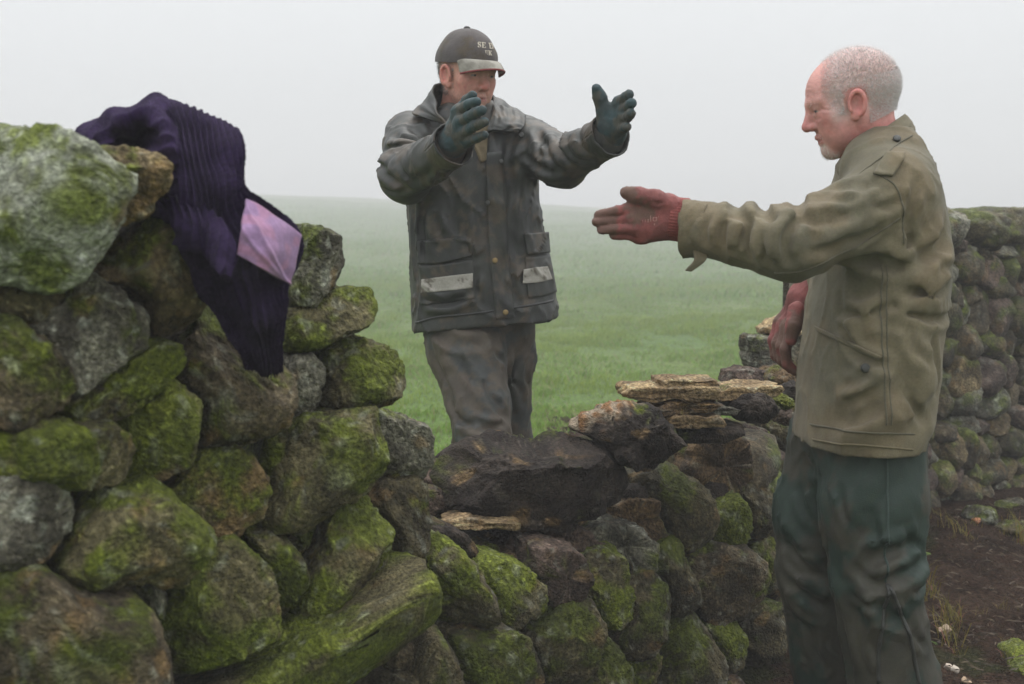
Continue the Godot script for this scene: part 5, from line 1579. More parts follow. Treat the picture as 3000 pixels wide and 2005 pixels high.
	j.bone(el_r, Vector3(0.257, 1.576, -3.560), 0.068, 0.055, 0.03)
	j.ball(Vector3(0.315, 1.616, -3.460), Vector3(0.068, 0.068, 0.068), 0.006, 1)
	# creased waxed cloth
	for c in 1:
		j.fold(Vector3(-0.346, 1.600, -3.780), Vector3(-0.271, 1.546, -3.720), 0.012, -0.015)
		j.fold(Vector3(-0.362, 1.554, -3.750), Vector3(-0.260, 1.512, -3.660), 0.012, -0.017)
		j.fold(Vector3(-0.364, 1.501, -3.700), Vector3(-0.276, 1.479, -3.620), 0.012, -0.015)
		j.fold(Vector3(-0.350, 1.573, -3.760), Vector3(-0.262, 1.529, -3.680), 0.016, 0.009)
		j.fold(Vector3(-0.362, 1.527, -3.720), Vector3(-0.264, 1.494, -3.630), 0.015, 0.009)
		j.fold(Vector3(-0.309, 1.430, -3.640), Vector3(-0.208, 1.482, -3.520), 0.016, 0.008)
		j.fold(Vector3(-0.270, 1.498, -3.620), Vector3(-0.194, 1.521, -3.480), 0.012, -0.011)
		j.fold(Vector3(-0.302, 1.640, -3.800), Vector3(-0.241, 1.573, -3.760), 0.014, -0.012)
		j.fold(Vector3(0.080, 1.613, -3.780), Vector3(0.122, 1.550, -3.680), 0.012, -0.015)
		j.fold(Vector3(0.114, 1.605, -3.760), Vector3(0.146, 1.543, -3.660), 0.014, 0.009)
		j.fold(Vector3(0.148, 1.596, -3.720), Vector3(0.169, 1.528, -3.620), 0.012, -0.013)
		j.fold(Vector3(0.086, 1.509, -3.740), Vector3(0.159, 1.481, -3.660), 0.016, 0.009)
		j.fold(Vector3(0.067, 1.549, -3.780), Vector3(0.140, 1.493, -3.660), 0.012, -0.017)
		j.fold(Vector3(0.183, 1.592, -3.660), Vector3(0.215, 1.525, -3.560), 0.014, 0.006)
		j.fold(Vector3(0.212, 1.602, -3.620), Vector3(0.232, 1.542, -3.540), 0.010, -0.009)
		j.fold(Vector3(-0.004, 1.611, -3.760), Vector3(0.015, 1.420, -3.760), 0.016, -0.015)
		j.fold(Vector3(-0.029, 1.598, -3.750), Vector3(-0.017, 1.330, -3.750), 0.018, 0.008)
		j.fold(Vector3(0.035, 1.497, -3.760), Vector3(0.055, 1.279, -3.780), 0.016, 0.008)
		j.fold(Vector3(0.015, 1.459, -3.760), Vector3(0.028, 1.227, -3.760), 0.014, -0.012)
		j.fold(Vector3(-0.210, 1.484, -3.760), Vector3(-0.243, 1.279, -3.760), 0.020, 0.008)
		j.fold(Vector3(-0.242, 1.420, -3.760), Vector3(-0.270, 1.227, -3.770), 0.014, -0.013)
		j.fold(Vector3(-0.158, 1.496, -3.750), Vector3(-0.146, 1.279, -3.750), 0.020, -0.006)
		j.fold(Vector3(-0.297, 1.382, -3.800), Vector3(-0.286, 1.174, -3.800), 0.012, -0.012)
		j.fold(Vector3(-0.119, 1.446, -3.750), Vector3(-0.101, 1.279, -3.750), 0.016, 0.006)
		j.fold(Vector3(-0.277, 1.111, -3.760), Vector3(-0.120, 1.138, -3.740), 0.012, -0.012)
		j.fold(Vector3(-0.264, 1.091, -3.760), Vector3(-0.107, 1.112, -3.740), 0.014, 0.006)
		j.fold(Vector3(-0.017, 1.279, -3.750), Vector3(0.009, 1.098, -3.750), 0.020, -0.007)
		j.fold(Vector3(-0.199, 1.654, -3.820), Vector3(-0.236, 1.574, -3.780), 0.014, -0.011)
	for c in [[Vector3(-0.350, 1.561, -3.760), Vector3(-0.287, 1.544, -3.680)], [Vector3(-0.367, 1.514, -3.720), Vector3(-0.296, 1.498, -3.640)], [Vector3(-0.350, 1.456, -3.680), Vector3(-0.275, 1.448, -3.600)], [Vector3(-0.256, 1.454, -3.600), Vector3(-0.201, 1.505, -3.500)], [Vector3(-0.229, 1.483, -3.560), Vector3(-0.191, 1.507, -3.480)], [Vector3(0.098, 1.572, -3.740), Vector3(0.112, 1.516, -3.680)], [Vector3(0.129, 1.563, -3.700), Vector3(0.148, 1.498, -3.640)], [Vector3(0.165, 1.567, -3.660), Vector3(0.187, 1.509, -3.600)], [Vector3(0.194, 1.559, -3.620), Vector3(0.215, 1.511, -3.560)], [Vector3(0.073, 1.484, -3.760), Vector3(0.123, 1.459, -3.700)]]:
		j.fold(c[0], c[1], 0.008, -0.010, 0.2)
	for c in [[Vector3(-0.255, 1.395, -3.760), Vector3(-0.276, 1.305, -3.770)], [Vector3(-0.222, 1.382, -3.750), Vector3(-0.210, 1.298, -3.750)], [Vector3(-0.132, 1.382, -3.740), Vector3(-0.117, 1.228, -3.740)], [Vector3(0.009, 1.382, -3.750), Vector3(0.017, 1.318, -3.760)], [Vector3(0.041, 1.408, -3.770), Vector3(0.035, 1.317, -3.770)], [Vector3(0.003, 1.202, -3.740), Vector3(0.022, 1.098, -3.750)], [Vector3(-0.101, 1.202, -3.740), Vector3(-0.094, 1.099, -3.740)], [Vector3(-0.184, 1.574, -3.770), Vector3(-0.216, 1.503, -3.760)]]:
		j.fold(c[0], c[1], 0.009, -0.009, 0.08)
	j.wrinkle = 0.0050
	j.wrinkle_f = 9.0
	var wax := func(p: Vector3) -> Color:
		var c := Color(0.024, 0.026, 0.024).lerp(Color(0.036, 0.037, 0.032), ss(-0.3, 0.3, n3(p, 7.0)))
		c *= 1.0 + 0.15 * n3(p, 45.0)
		var arm := 0.30 * ss(-3.74, -3.62, p.z) + 0.12 * ss(1.2, 1.05, p.y)
		return mud_mix(p, c, 0.24 + arm, 11.0) * 0.9
	var wax2 := func(_u: float, _v: float, p: Vector3) -> Color: return wax.call(p) * 1.05
	var jk := body_part("jacket", j, Vector3(-0.46, 0.94, -4.14), Vector3(0.42, 1.74, -3.36), 0.0065, wax, M.waxed, man)
	# front flap with brass studs, pockets, pale strips, collar wings
	patch(j, [[Vector3(-0.077, 1.546, -3.720), Vector3(-0.029, 1.552, -3.720)], [Vector3(-0.074, 1.381, -3.720), Vector3(-0.019, 1.384, -3.720)], [Vector3(-0.065, 1.229, -3.720), Vector3(-0.009, 1.234, -3.720)], [Vector3(-0.048, 1.056, -3.720), Vector3(0.009, 1.064, -3.720)]], 8, 48, 0.007, 0.004, M.waxed, jk, "front_flap", wax2)
	for q in [[1119,465,0], [1134,599,1], [1153,718,1], [1146,372,0]]:
		var c := j.snap(print_at(q[0], q[1], 3.72), 0.008)
		obj("stud", disc(c, Vector3(0.05, 0.05, 1), 0.0085 if q[2] else 0.007, 0.004), M.metal if q[2] else M.button, jk)
	patch(j, [[Vector3(-0.280, 1.288, -3.740), Vector3(-0.203, 1.295, -3.730), Vector3(-0.118, 1.300, -3.730)], [Vector3(-0.281, 1.219, -3.740), Vector3(-0.207, 1.223, -3.730), Vector3(-0.118, 1.244, -3.730)]], 26, 12, 0.008, 0.005, M.waxed, jk, "pocket_flap", wax2)
	patch(j, [[Vector3(-0.278, 1.215, -3.740), Vector3(-0.203, 1.221, -3.730), Vector3(-0.116, 1.233, -3.730)], [Vector3(-0.273, 1.096, -3.740), Vector3(-0.197, 1.106, -3.730), Vector3(-0.109, 1.120, -3.730)]], 22, 16, 0.006, 0.002, M.waxed, jk, "pocket", wax2)
	patch(j, [[Vector3(0.035, 1.310, -3.760), Vector3(0.074, 1.312, -3.780), Vector3(0.109, 1.314, -3.820)], [Vector3(0.045, 1.248, -3.760), Vector3(0.082, 1.250, -3.780), Vector3(0.114, 1.252, -3.820)]], 16, 12, 0.008, 0.005, M.waxed, jk, "pocket_flap", wax2)
	patch(j, [[Vector3(0.038, 1.240, -3.760), Vector3(0.077, 1.242, -3.780), Vector3(0.114, 1.246, -3.820)], [Vector3(0.048, 1.118, -3.760), Vector3(0.087, 1.122, -3.780), Vector3(0.136, 1.131, -3.820)]], 16, 16, 0.006, 0.002, M.waxed, jk, "pocket", wax2)
	var pale := func(_u, _v, p): return mud_mix(p, Color(0.36, 0.34, 0.30), 0.26, 24.0)
	patch(j, [[Vector3(-0.270, 1.174, -3.740), Vector3(-0.194, 1.185, -3.730), Vector3(-0.116, 1.194, -3.730)], [Vector3(-0.272, 1.134, -3.740), Vector3(-0.194, 1.142, -3.730), Vector3(-0.115, 1.151, -3.730)]], 26, 8, 0.003, 0.008, M.cotton, jk, "reflective_strip", pale)
	patch(j, [[Vector3(0.035, 1.205, -3.760), Vector3(0.074, 1.210, -3.780), Vector3(0.107, 1.212, -3.820)], [Vector3(0.032, 1.163, -3.760), Vector3(0.077, 1.165, -3.780), Vector3(0.122, 1.173, -3.820)]], 18, 8, 0.003, 0.008, M.cotton, jk, "reflective_strip", pale)
	seam(j, [Vector3(-0.292, 1.041, -3.780), Vector3(-0.223, 1.062, -3.720), Vector3(-0.132, 1.072, -3.720), Vector3(-0.055, 1.082, -3.720)], 0.0035, M.waxed, jk, Color(0.035, 0.035, 0.032), "hem")
	seam(j, [Vector3(-0.042, 1.085, -3.720), Vector3(0.035, 1.095, -3.720), Vector3(0.125, 1.108, -3.800)], 0.0035, M.waxed, jk, Color(0.035, 0.035, 0.032), "hem")
	# collar: stands up behind the neck, wings folded out on the chest
	var wing := func(rows: Array): obj("collar", sheet(rows, 30, 18, 0.007, func(u, v): return 0.004 * n3(Vector3(u * 2.0, v * 2.0, rows[0][0].x * 9.0), 2.2), wax2), M.waxed, jk)
	wing.call([[Vector3(-0.192, 1.764, -3.960), Vector3(-0.219, 1.763, -3.900), Vector3(-0.236, 1.738, -3.840), Vector3(-0.224, 1.696, -3.800)], [Vector3(-0.194, 1.731, -3.980), Vector3(-0.236, 1.725, -3.920), Vector3(-0.263, 1.700, -3.840), Vector3(-0.215, 1.658, -3.740)], [Vector3(-0.208, 1.695, -4.000), Vector3(-0.264, 1.683, -3.920), Vector3(-0.295, 1.664, -3.820), Vector3(-0.182, 1.624, -3.730)]])
	wing.call([[Vector3(-0.192, 1.764, -3.960), Vector3(-0.151, 1.756, -4.000), Vector3(-0.085, 1.747, -3.980), Vector3(-0.057, 1.725, -3.920), Vector3(-0.054, 1.694, -3.840)], [Vector3(-0.194, 1.731, -3.980), Vector3(-0.152, 1.717, -4.020), Vector3(-0.061, 1.719, -4.000), Vector3(-0.017, 1.702, -3.920), Vector3(-0.058, 1.648, -3.780)], [Vector3(-0.208, 1.695, -4.000), Vector3(-0.153, 1.688, -4.040), Vector3(-0.031, 1.685, -4.000), Vector3(0.041, 1.661, -3.880), Vector3(-0.068, 1.604, -3.745)]])
	wing.call([[Vector3(-0.054, 1.694, -3.840), Vector3(-0.010, 1.683, -3.830), Vector3(0.041, 1.661, -3.840)], [Vector3(-0.058, 1.660, -3.770), Vector3(-0.017, 1.636, -3.750), Vector3(0.035, 1.625, -3.770)], [Vector3(-0.073, 1.610, -3.740), Vector3(-0.042, 1.610, -3.735), Vector3(0.017, 1.606, -3.750)]])
	var st := j.snap(Vector3(0.013, 1.632, -3.720), 0.010)
	obj("stud", disc(st, Vector3(0.1, 0.2, 1), 0.008, 0.003), M.button, jk)
	# knitted neck and zip of the layer below
	var neckc := xf * Vector3(0, -0.150, -0.045)
	var knit := []
	for r in 4:
		var row := []
		for c in 13:
			var a := TAU * c / 12.0
			var rr: float = [0.079, 0.077, 0.074, 0.070][r]
			row.append(neckc + Vector3(sin(a) * rr, [-0.065, -0.03, 0.0, 0.030][r] - 0.02 * cos(a), cos(a) * rr * 1.02))
		knit.append(row)
	obj("knit_collar", sheet(knit, 120, 12, 0.006, func(u, _v): return 0.0012 * sin(u * TAU * 46.0), func(_u, _v, p): return Color(0.065, 0.052, 0.050) * (1.0 + 0.3 * n3(p, 50.0))), M.knit, man)
	patch(j, [[Vector3(-0.144, 1.641, -3.740), Vector3(-0.103, 1.628, -3.730), Vector3(-0.070, 1.635, -3.740)], [Vector3(-0.121, 1.590, -3.720), Vector3(-0.095, 1.583, -3.720), Vector3(-0.072, 1.586, -3.720)], [Vector3(-0.095, 1.523, -3.720), Vector3(-0.085, 1.521, -3.720), Vector3(-0.075, 1.526, -3.720)]], 12, 16, 0.004, 0.006, M.knit, man, "fleece", func(_u, _v, p): return Color(0.17, 0.135, 0.085) * (1.0 + 0.25 * n3(p, 40.0)))
	seam(j, [Vector3(-0.110, 1.621, -3.720), Vector3(-0.095, 1.570, -3.710), Vector3(-0.085, 1.528, -3.710)], 0.0045, M.metal, man, Color(0.2, 0.18, 0.15), "zip")

	# trousers
	var t := field()
	t.bone(Vector3(-0.150, 1.034, -3.900), Vector3(-0.138, 0.957, -3.860), 0.125, 0.116, 0.04)
	t.bone(Vector3(-0.138, 0.957, -3.860), Vector3(-0.099, 0.793, -3.780), 0.116, 0.088, 0.03)
	t.bone(Vector3(-0.099, 0.793, -3.780), Vector3(-0.085, 0.700, -3.740), 0.088, 0.080, 0.03)
	t.bone(Vector3(-0.085, 0.700, -3.740), Vector3(-0.165, 0.407, -3.880), 0.080, 0.080, 0.03)
	t.bone(Vector3(-0.165, 0.407, -3.880), Vector3(-0.176, 0.023, -3.980), 0.080, 0.072, 0.03)
	t.bone(Vector3(-0.032, 1.029, -3.960), Vector3(-0.007, 0.917, -3.980), 0.105, 0.080, 0.04)
	t.bone(Vector3(-0.007, 0.917, -3.980), Vector3(-0.004, 0.659, -4.020), 0.076, 0.060, 0.03)
	t.bone(Vector3(-0.001, 0.659, -4.020), Vector3(0.010, 0.028, -4.100), 0.060, 0.066, 0.03)
	t.fold(Vector3(-0.246, 0.965, -3.780), Vector3(-0.171, 0.766, -3.700), 0.018, -0.011)
	t.fold(Vector3(-0.166, 0.904, -3.740), Vector3(-0.119, 0.769, -3.680), 0.020, 0.008)
	t.fold(Vector3(-0.226, 1.018, -3.780), Vector3(-0.082, 0.981, -3.750), 0.014, -0.011)
	t.fold(Vector3(-0.082, 0.980, -3.760), Vector3(-0.017, 0.963, -3.800), 0.012, 0.010)
	t.fold(Vector3(-0.146, 0.766, -3.700), Vector3(-0.030, 0.730, -3.680), 0.014, -0.015)
	t.fold(Vector3(-0.159, 0.733, -3.700), Vector3(-0.042, 0.769, -3.680), 0.014, 0.008)
	t.fold(Vector3(-0.069, 0.891, -3.740), Vector3(-0.030, 0.766, -3.700), 0.016, -0.012)
	t.fold(Vector3(-0.160, 0.690, -3.720), Vector3(-0.068, 0.682, -3.660), 0.014, -0.015)
	t.fold(Vector3(0.023, 0.978, -3.920), Vector3(0.010, 0.725, -3.960), 0.012, -0.015)
	for c in [[Vector3(-0.227, 0.939, -3.780), Vector3(-0.186, 0.838, -3.740)], [Vector3(-0.147, 0.930, -3.740), Vector3(-0.107, 0.867, -3.720)], [Vector3(-0.172, 0.802, -3.720), Vector3(-0.119, 0.730, -3.680)], [Vector3(-0.094, 0.867, -3.720), Vector3(-0.043, 0.802, -3.720)], [Vector3(-0.106, 0.769, -3.680), Vector3(-0.030, 0.746, -3.700)], [Vector3(-0.126, 0.717, -3.680), Vector3(-0.042, 0.704, -3.680)], [Vector3(-0.214, 1.003, -3.800), Vector3(-0.147, 0.967, -3.760)], [Vector3(-0.069, 0.965, -3.780), Vector3(-0.024, 0.923, -3.800)], [Vector3(0.003, 0.951, -3.920), Vector3(0.016, 0.810, -3.950)], [Vector3(0.037, 0.975, -3.950), Vector3(0.030, 0.836, -3.960)]]:
		t.fold(c[0], c[1], 0.009, -0.011, 0.12)
	t.wrinkle = 0.0055
	t.wrinkle_f = 11.0
	t.cut_lo = 0.05
	var grey := func(p: Vector3) -> Color:
		var c := Color(0.040, 0.044, 0.042).lerp(Color(0.056, 0.056, 0.050), ss(-0.3, 0.3, n3(p, 8.0)))
		c *= 1.0 + 0.15 * n3(p, 50.0)
		return mud_mix(p, c, 0.66 + 0.30 * ss(-3.84, -3.74, p.z), 8.0)
	body_part("trousers", t, Vector3(-0.34, 0.03, -4.22), Vector3(0.20, 1.14, -3.58), 0.0075, grey, M.trouser, man)
	for s in 2:
		var b := field()
		var an: Vector3 = [Vector3(-0.176, 0.023, -3.980), Vector3(0.010, 0.028, -4.100)][s]
		an.y = 0.0
		b.bone(an + Vector3(0.0, 0.09, -0.01), an + Vector3(0.0, 0.19, -0.01), 0.056, 0.060, 0.03)
		b.bone(an + Vector3(0.0, 0.075, -0.03), an + Vector3(0.01, 0.066, 0.15), 0.052, 0.046, 0.04)
		b.bone(an + Vector3(0.0, 0.032, -0.035), an + Vector3(0.01, 0.030, 0.16), 0.036, 0.036, 0.02)
		b.cut_lo = 0.006
		body_part("boot", b, an + Vector3(-0.1, 0.0, -0.12), an + Vector3(0.12, 0.28, 0.24), 0.010, func(p): return mud_mix(p, Color(0.03, 0.025, 0.02), 0.7), M.trouser, man)

	sleeve_end([Vector3(-0.192, 1.532, -3.500), Vector3(-0.169, 1.546, -3.455), Vector3(-0.153, 1.556, -3.425)], [0.053, 0.056, 0.059], jk, M.waxed, wax2)
	sleeve_end([Vector3(0.243, 1.569, -3.580), Vector3(0.260, 1.579, -3.550), Vector3(0.273, 1.588, -3.525)], [0.053, 0.057, 0.061], jk, M.waxed, wax2)
	# gloves: dark teal, muddy palms
	var teal := func(p: Vector3) -> Color:
		var c := Color(0.018, 0.046, 0.052).lerp(Color(0.032, 0.050, 0.052), ss(-0.3, 0.3, n3(p, 16.0)))
		c *= 1.0 + 0.2 * n3(p, 80.0)
		return c.lerp(Color(0.070, 0.062, 0.045), ss(0.0, 0.35, n3(p + Vector3(7, 3, 0), 18.0) + 0.4 * n3(p, 55.0) + 0.06) * 0.75)
	var g := field()
	var kn := [Vector3(-0.142, 1.637, -3.400), Vector3(-0.137, 1.607, -3.380), Vector3(-0.130, 1.581, -3.380), Vector3(-0.121, 1.559, -3.390)]
	var mid := [Vector3(-0.113, 1.650, -3.340), Vector3(-0.100, 1.623, -3.310), Vector3(-0.092, 1.595, -3.310), Vector3(-0.091, 1.563, -3.330)]
	var tips := [Vector3(-0.091, 1.654, -3.300), Vector3(-0.077, 1.629, -3.270), Vector3(-0.070, 1.600, -3.270), Vector3(-0.071, 1.569, -3.300)]
	for k in 4:
		var r0: float = [0.0135, 0.0135, 0.013, 0.0118][k]
		g.chain([kn[k], mid[k], tips[k]], [r0 * 1.12, r0 * 1.02, r0 * 0.92], 0.004)
		g.bone(kn[k], Vector3(-0.166, 1.560, -3.440).lerp(Vector3(-0.154, 1.545, -3.440), k / 3.0), 0.016, 0.024, 0.018)
	g.chain([Vector3(-0.156, 1.601, -3.440), Vector3(-0.135, 1.647, -3.440), Vector3(-0.117, 1.668, -3.420), Vector3(-0.105, 1.680, -3.400)], [0.024, 0.016, 0.0145, 0.012], 0.012)
	g.bone(Vector3(-0.163, 1.560, -3.440), Vector3(-0.192, 1.534, -3.490), 0.034, 0.036, 0.02)
	g.wrinkle = 0.0018
	g.wrinkle_f = 35.0
	body_part("glove", g, Vector3(-0.24, 1.50, -3.56), Vector3(-0.04, 1.74, -3.22), 0.0036, teal, M.glove, man)
	var h := field()
	kn = [Vector3(0.294, 1.669, -3.500), Vector3(0.304, 1.648, -3.480), Vector3(0.301, 1.625, -3.480), Vector3(0.296, 1.600, -3.490)]
	mid = [Vector3(0.305, 1.679, -3.460), Vector3(0.314, 1.655, -3.440), Vector3(0.313, 1.628, -3.440), Vector3(0.305, 1.599, -3.450)]
	tips = [Vector3(0.313, 1.685, -3.430), Vector3(0.318, 1.659, -3.400), Vector3(0.316, 1.632, -3.400), Vector3(0.308, 1.598, -3.420)]
	for k in 4:
		var r0: float = [0.0138, 0.0138, 0.0132, 0.0118][k]
		h.chain([kn[k], mid[k], tips[k]], [r0 * 1.12, r0 * 1.02, r0 * 0.95], 0.004)
		h.bone(kn[k], Vector3(0.271, 1.595, -3.530).lerp(Vector3(0.283, 1.586, -3.530), k / 3.0), 0.017, 0.026, 0.018)
	h.chain([Vector3(0.265, 1.616, -3.520), Vector3(0.251, 1.653, -3.510), Vector3(0.239, 1.685, -3.500), Vector3(0.230, 1.706, -3.490)], [0.026, 0.0185, 0.0165, 0.0135], 0.014)
	h.bone(Vector3(0.273, 1.613, -3.530), Vector3(0.266, 1.576, -3.560), 0.036, 0.036, 0.03)
	h.wrinkle = 0.0018
	h.wrinkle_f = 35.0
	body_part("glove", h, Vector3(0.20, 1.52, -3.64), Vector3(0.37, 1.76, -3.34), 0.0036, teal, M.glove, man)

func cap_crown(xf: Transform3D) -> ArrayMesh:
	var v := PackedVector3Array()
	var idx := PackedInt32Array()
	var cs := PackedColorArray()
	var nu := 72
	var nv := 26
	for j in nv + 1:
		var ph := lerpf(0.03, 1.66, float(j) / nv)
		for i in nu:
			var th := TAU * i / nu
			var sq := 1.0 + 0.03 * ss(0.9, 1.5, ph)
			var p := Vector3(0.0885 * sin(ph) * cos(th) * sq, 0.092 * cos(ph), 0.113 * sin(ph) * sin(th) * sq)
			# panels meet in slightly sunken seams
			var s := absf(fposmod(th / TAU * 6.0 + 0.5, 1.0) - 0.5)
			p *= 1.0 - 0.012 * (1.0 - ss(0.0, 0.035, s))
			p *= 1.0 + 0.018 * n3(p + Vector3(3, 0, 0), 16.0)
			p += Vector3(0, 0.040, -0.007)
			v.append(xf * p)
			cs.append(mud_mix(p, Color(0.080, 0.068, 0.066), 0.12, 14.0) * (1.0 + 0.1 * n3(p, 60.0)))
	for j in nv:
		for i in nu:
			var a := j * nu + i
			var b := j * nu + (i + 1) % nu
			idx.append_array([a, b + nu, b, a, a + nu, b + nu])
	return mesh_of(v, idx, cs)

func cap_letters(cap: Node, xf: Transform3D, text: String, x: float, y: float, size: float):
	var tm := TextMesh.new()
	var font := SystemFont.new()
	font.font_names = PackedStringArray(["Droid Serif"])
	font.font_weight = 700
	tm.font = font
	tm.text = text
	tm.font_size = 32
	tm.pixel_size = size / 26.0
	tm.depth = 0.0016
	tm.horizontal_alignment = HORIZONTAL_ALIGNMENT_LEFT
	var o := obj("lettering", tm, M.thread, cap)
	# on the front of the crown, tilted back with it
	var a := (x + 0.012) / 0.10
	var cy := (y - 0.040) / 0.092
	var r := sqrt(maxf(0.0, 1.0 - cy * cy))
	var c := Vector3(sin(a) * 0.0885 * r, y, cos(a) * 0.113 * r - 0.007)
	var n := Vector3(sin(a), cy * 0.9, cos(a)).normalized()
	var right := Vector3.UP.cross(n).normalized()
	o.transform = xf * Transform3D(Basis(right, n.cross(right), n), c * 1.0 + n * 0.0015)

# ---------------------------------------------------------------- the jumper left on the wall
func build_jumper():
	var jumper := thing("jumper", "dark purple ribbed knitted jumper with a lilac patch draped over the wall", "jumper")
	var wool := func(u: float, v: float, p: Vector3) -> Color:
		var c := Color(0.025, 0.0155, 0.043).lerp(Color(0.038, 0.0245, 0.062), ss(-0.3, 0.4, n3(p, 14.0)))
		return c * (1.0 + 0.35 * n3(p, 160.0) + 0.15 * n3(p, 45.0))
	var body := [
		[Vector3(-0.637, 1.542, -2.220), Vector3(-0.589, 1.540, -2.240), Vector3(-0.537, 1.513, -2.240), Vector3(-0.492, 1.483, -2.240)],
		[Vector3(-0.589, 1.540, -2.090), Vector3(-0.553, 1.537, -2.090), Vector3(-0.502, 1.507, -2.090), Vector3(-0.461, 1.485, -2.110)],
		[Vector3(-0.542, 1.496, -2.000), Vector3(-0.510, 1.488, -1.985), Vector3(-0.463, 1.473, -1.985), Vector3(-0.432, 1.461, -2.020)],
		[Vector3(-0.514, 1.433, -1.950), Vector3(-0.485, 1.429, -1.935), Vector3(-0.448, 1.423, -1.945), Vector3(-0.428, 1.420, -1.990)],
		[Vector3(-0.501, 1.386, -1.930), Vector3(-0.471, 1.379, -1.915), Vector3(-0.437, 1.378, -1.930), Vector3(-0.417, 1.388, -1.980)],
		[Vector3(-0.503, 1.340, -1.945), Vector3(-0.464, 1.333, -1.920), Vector3(-0.415, 1.330, -1.925), Vector3(-0.376, 1.362, -2.020)],
		[Vector3(-0.501, 1.293, -1.965), Vector3(-0.455, 1.287, -1.935), Vector3(-0.395, 1.288, -1.935), Vector3(-0.340, 1.320, -2.040)],
		[Vector3(-0.498, 1.248, -1.975), Vector3(-0.446, 1.239, -1.950), Vector3(-0.389, 1.236, -1.950), Vector3(-0.352, 1.255, -2.020)],
		[Vector3(-0.463, 1.208, -1.990), Vector3(-0.425, 1.197, -1.975), Vector3(-0.390, 1.193, -1.975), Vector3(-0.363, 1.214, -2.010)],
		[Vector3(-0.437, 1.159, -2.010), Vector3(-0.411, 1.148, -2.000), Vector3(-0.387, 1.145, -2.000), Vector3(-0.369, 1.157, -2.020)],
		[Vector3(-0.423, 1.121, -2.030), Vector3(-0.405, 1.108, -2.030), Vector3(-0.388, 1.102, -2.030), Vector3(-0.373, 1.105, -2.040)]]
	var ribs := func(u: float, v: float) -> float:
		var w := u + 0.012 * n3(Vector3(u * 3.0, v * 9.0, 0), 1.0)
		var q := 0.5 + 0.5 * sin(w * TAU * 15.0)
		return 0.013 * ss(0.05, 0.15, v) * (pow(q, 0.6) - 0.5) + 0.016 * n3(Vector3(u * 1.6, v * 5.0, 3.0), 1.0) + 0.0012 * n3(Vector3(u * 60.0, v * 110.0, 0), 1.0)
	obj("body", sheet(body, 200, 260, 0.012, ribs, wool), M.knit, jumper)
	var shoulder := [
		[Vector3(-0.714, 1.469, -2.120), Vector3(-0.698, 1.506, -2.120), Vector3(-0.675, 1.537, -2.120), Vector3(-0.640, 1.547, -2.130), Vector3(-0.600, 1.546, -2.130), Vector3(-0.554, 1.536, -2.110)],
		[Vector3(-0.674, 1.460, -2.030), Vector3(-0.641, 1.487, -2.000), Vector3(-0.612, 1.504, -1.985), Vector3(-0.580, 1.512, -1.985), Vector3(-0.551, 1.507, -1.995), Vector3(-0.519, 1.498, -1.985)],
		[Vector3(-0.655, 1.445, -2.000), Vector3(-0.622, 1.458, -1.985), Vector3(-0.610, 1.471, -2.035), Vector3(-0.590, 1.475, -2.050), Vector3(-0.535, 1.463, -1.965), Vector3(-0.505, 1.456, -1.950)],
		[Vector3(-0.651, 1.432, -2.020), Vector3(-0.621, 1.438, -2.000), Vector3(-0.605, 1.440, -2.040), Vector3(-0.577, 1.433, -2.040), Vector3(-0.526, 1.420, -1.950), Vector3(-0.499, 1.413, -1.940)],
		[Vector3(-0.641, 1.388, -2.050), Vector3(-0.617, 1.385, -2.040), Vector3(-0.594, 1.378, -2.030), Vector3(-0.565, 1.363, -2.000), Vector3(-0.525, 1.360, -1.955), Vector3(-0.496, 1.366, -1.940)]]
	var soft := func(u: float, v: float) -> float:
		return 0.0060 * absf(sin(v * PI * 9.0 + u * 4.0)) + 0.018 * n3(Vector3(u * 3.0, v * 3.0, 9.0), 1.0) + 0.0010 * n3(Vector3(u * 80.0, v * 60.0, 4.0), 1.0)
	obj("shoulder", sheet(shoulder, 180, 130, 0.014, soft, wool), M.knit, jumper)
	var sleeve := [
		[Vector3(-0.568, 1.379, -1.965), Vector3(-0.535, 1.378, -1.945), Vector3(-0.505, 1.383, -1.930), Vector3(-0.474, 1.373, -1.912), Vector3(-0.448, 1.353, -1.910), Vector3(-0.422, 1.324, -1.915)],
		[Vector3(-0.555, 1.368, -1.955), Vector3(-0.522, 1.360, -1.930), Vector3(-0.488, 1.353, -1.900), Vector3(-0.458, 1.340, -1.885), Vector3(-0.436, 1.321, -1.885), Vector3(-0.418, 1.298, -1.910)],
		[Vector3(-0.529, 1.359, -1.955), Vector3(-0.510, 1.347, -1.935), Vector3(-0.481, 1.334, -1.890), Vector3(-0.456, 1.315, -1.875), Vector3(-0.438, 1.295, -1.875), Vector3(-0.426, 1.276, -1.900)],
		[Vector3(-0.520, 1.348, -1.960), Vector3(-0.506, 1.335, -1.940), Vector3(-0.480, 1.313, -1.900), Vector3(-0.456, 1.295, -1.880), Vector3(-0.439, 1.282, -1.880), Vector3(-0.432, 1.259, -1.900)]]
	var wavy := func(u: float, v: float) -> float:
		return 0.0090 * (absf(sin(u * PI * 12.0)) - 0.5) + 0.014 * v * v * sin(u * 13.0) + 0.006 * n3(Vector3(u * 4.0, v * 2.0, 5.0), 1.0)
	obj("sleeve", sheet(sleeve, 150, 60, 0.014, wavy, wool), M.knit, jumper)
	var lilac := func(u: float, v: float, p: Vector3) -> Color:
		var c := Color(0.255, 0.155, 0.285).lerp(Color(0.315, 0.185, 0.325), ss(-0.4, 0.4, n3(p, 18.0)))
		c = c.lerp(Color(0.36, 0.16, 0.24), ss(0.1, 0.5, n3(p + Vector3(3, 3, 0), 26.0)) * 0.5)
		return c * (1.0 + 0.10 * n3(p, 90.0))
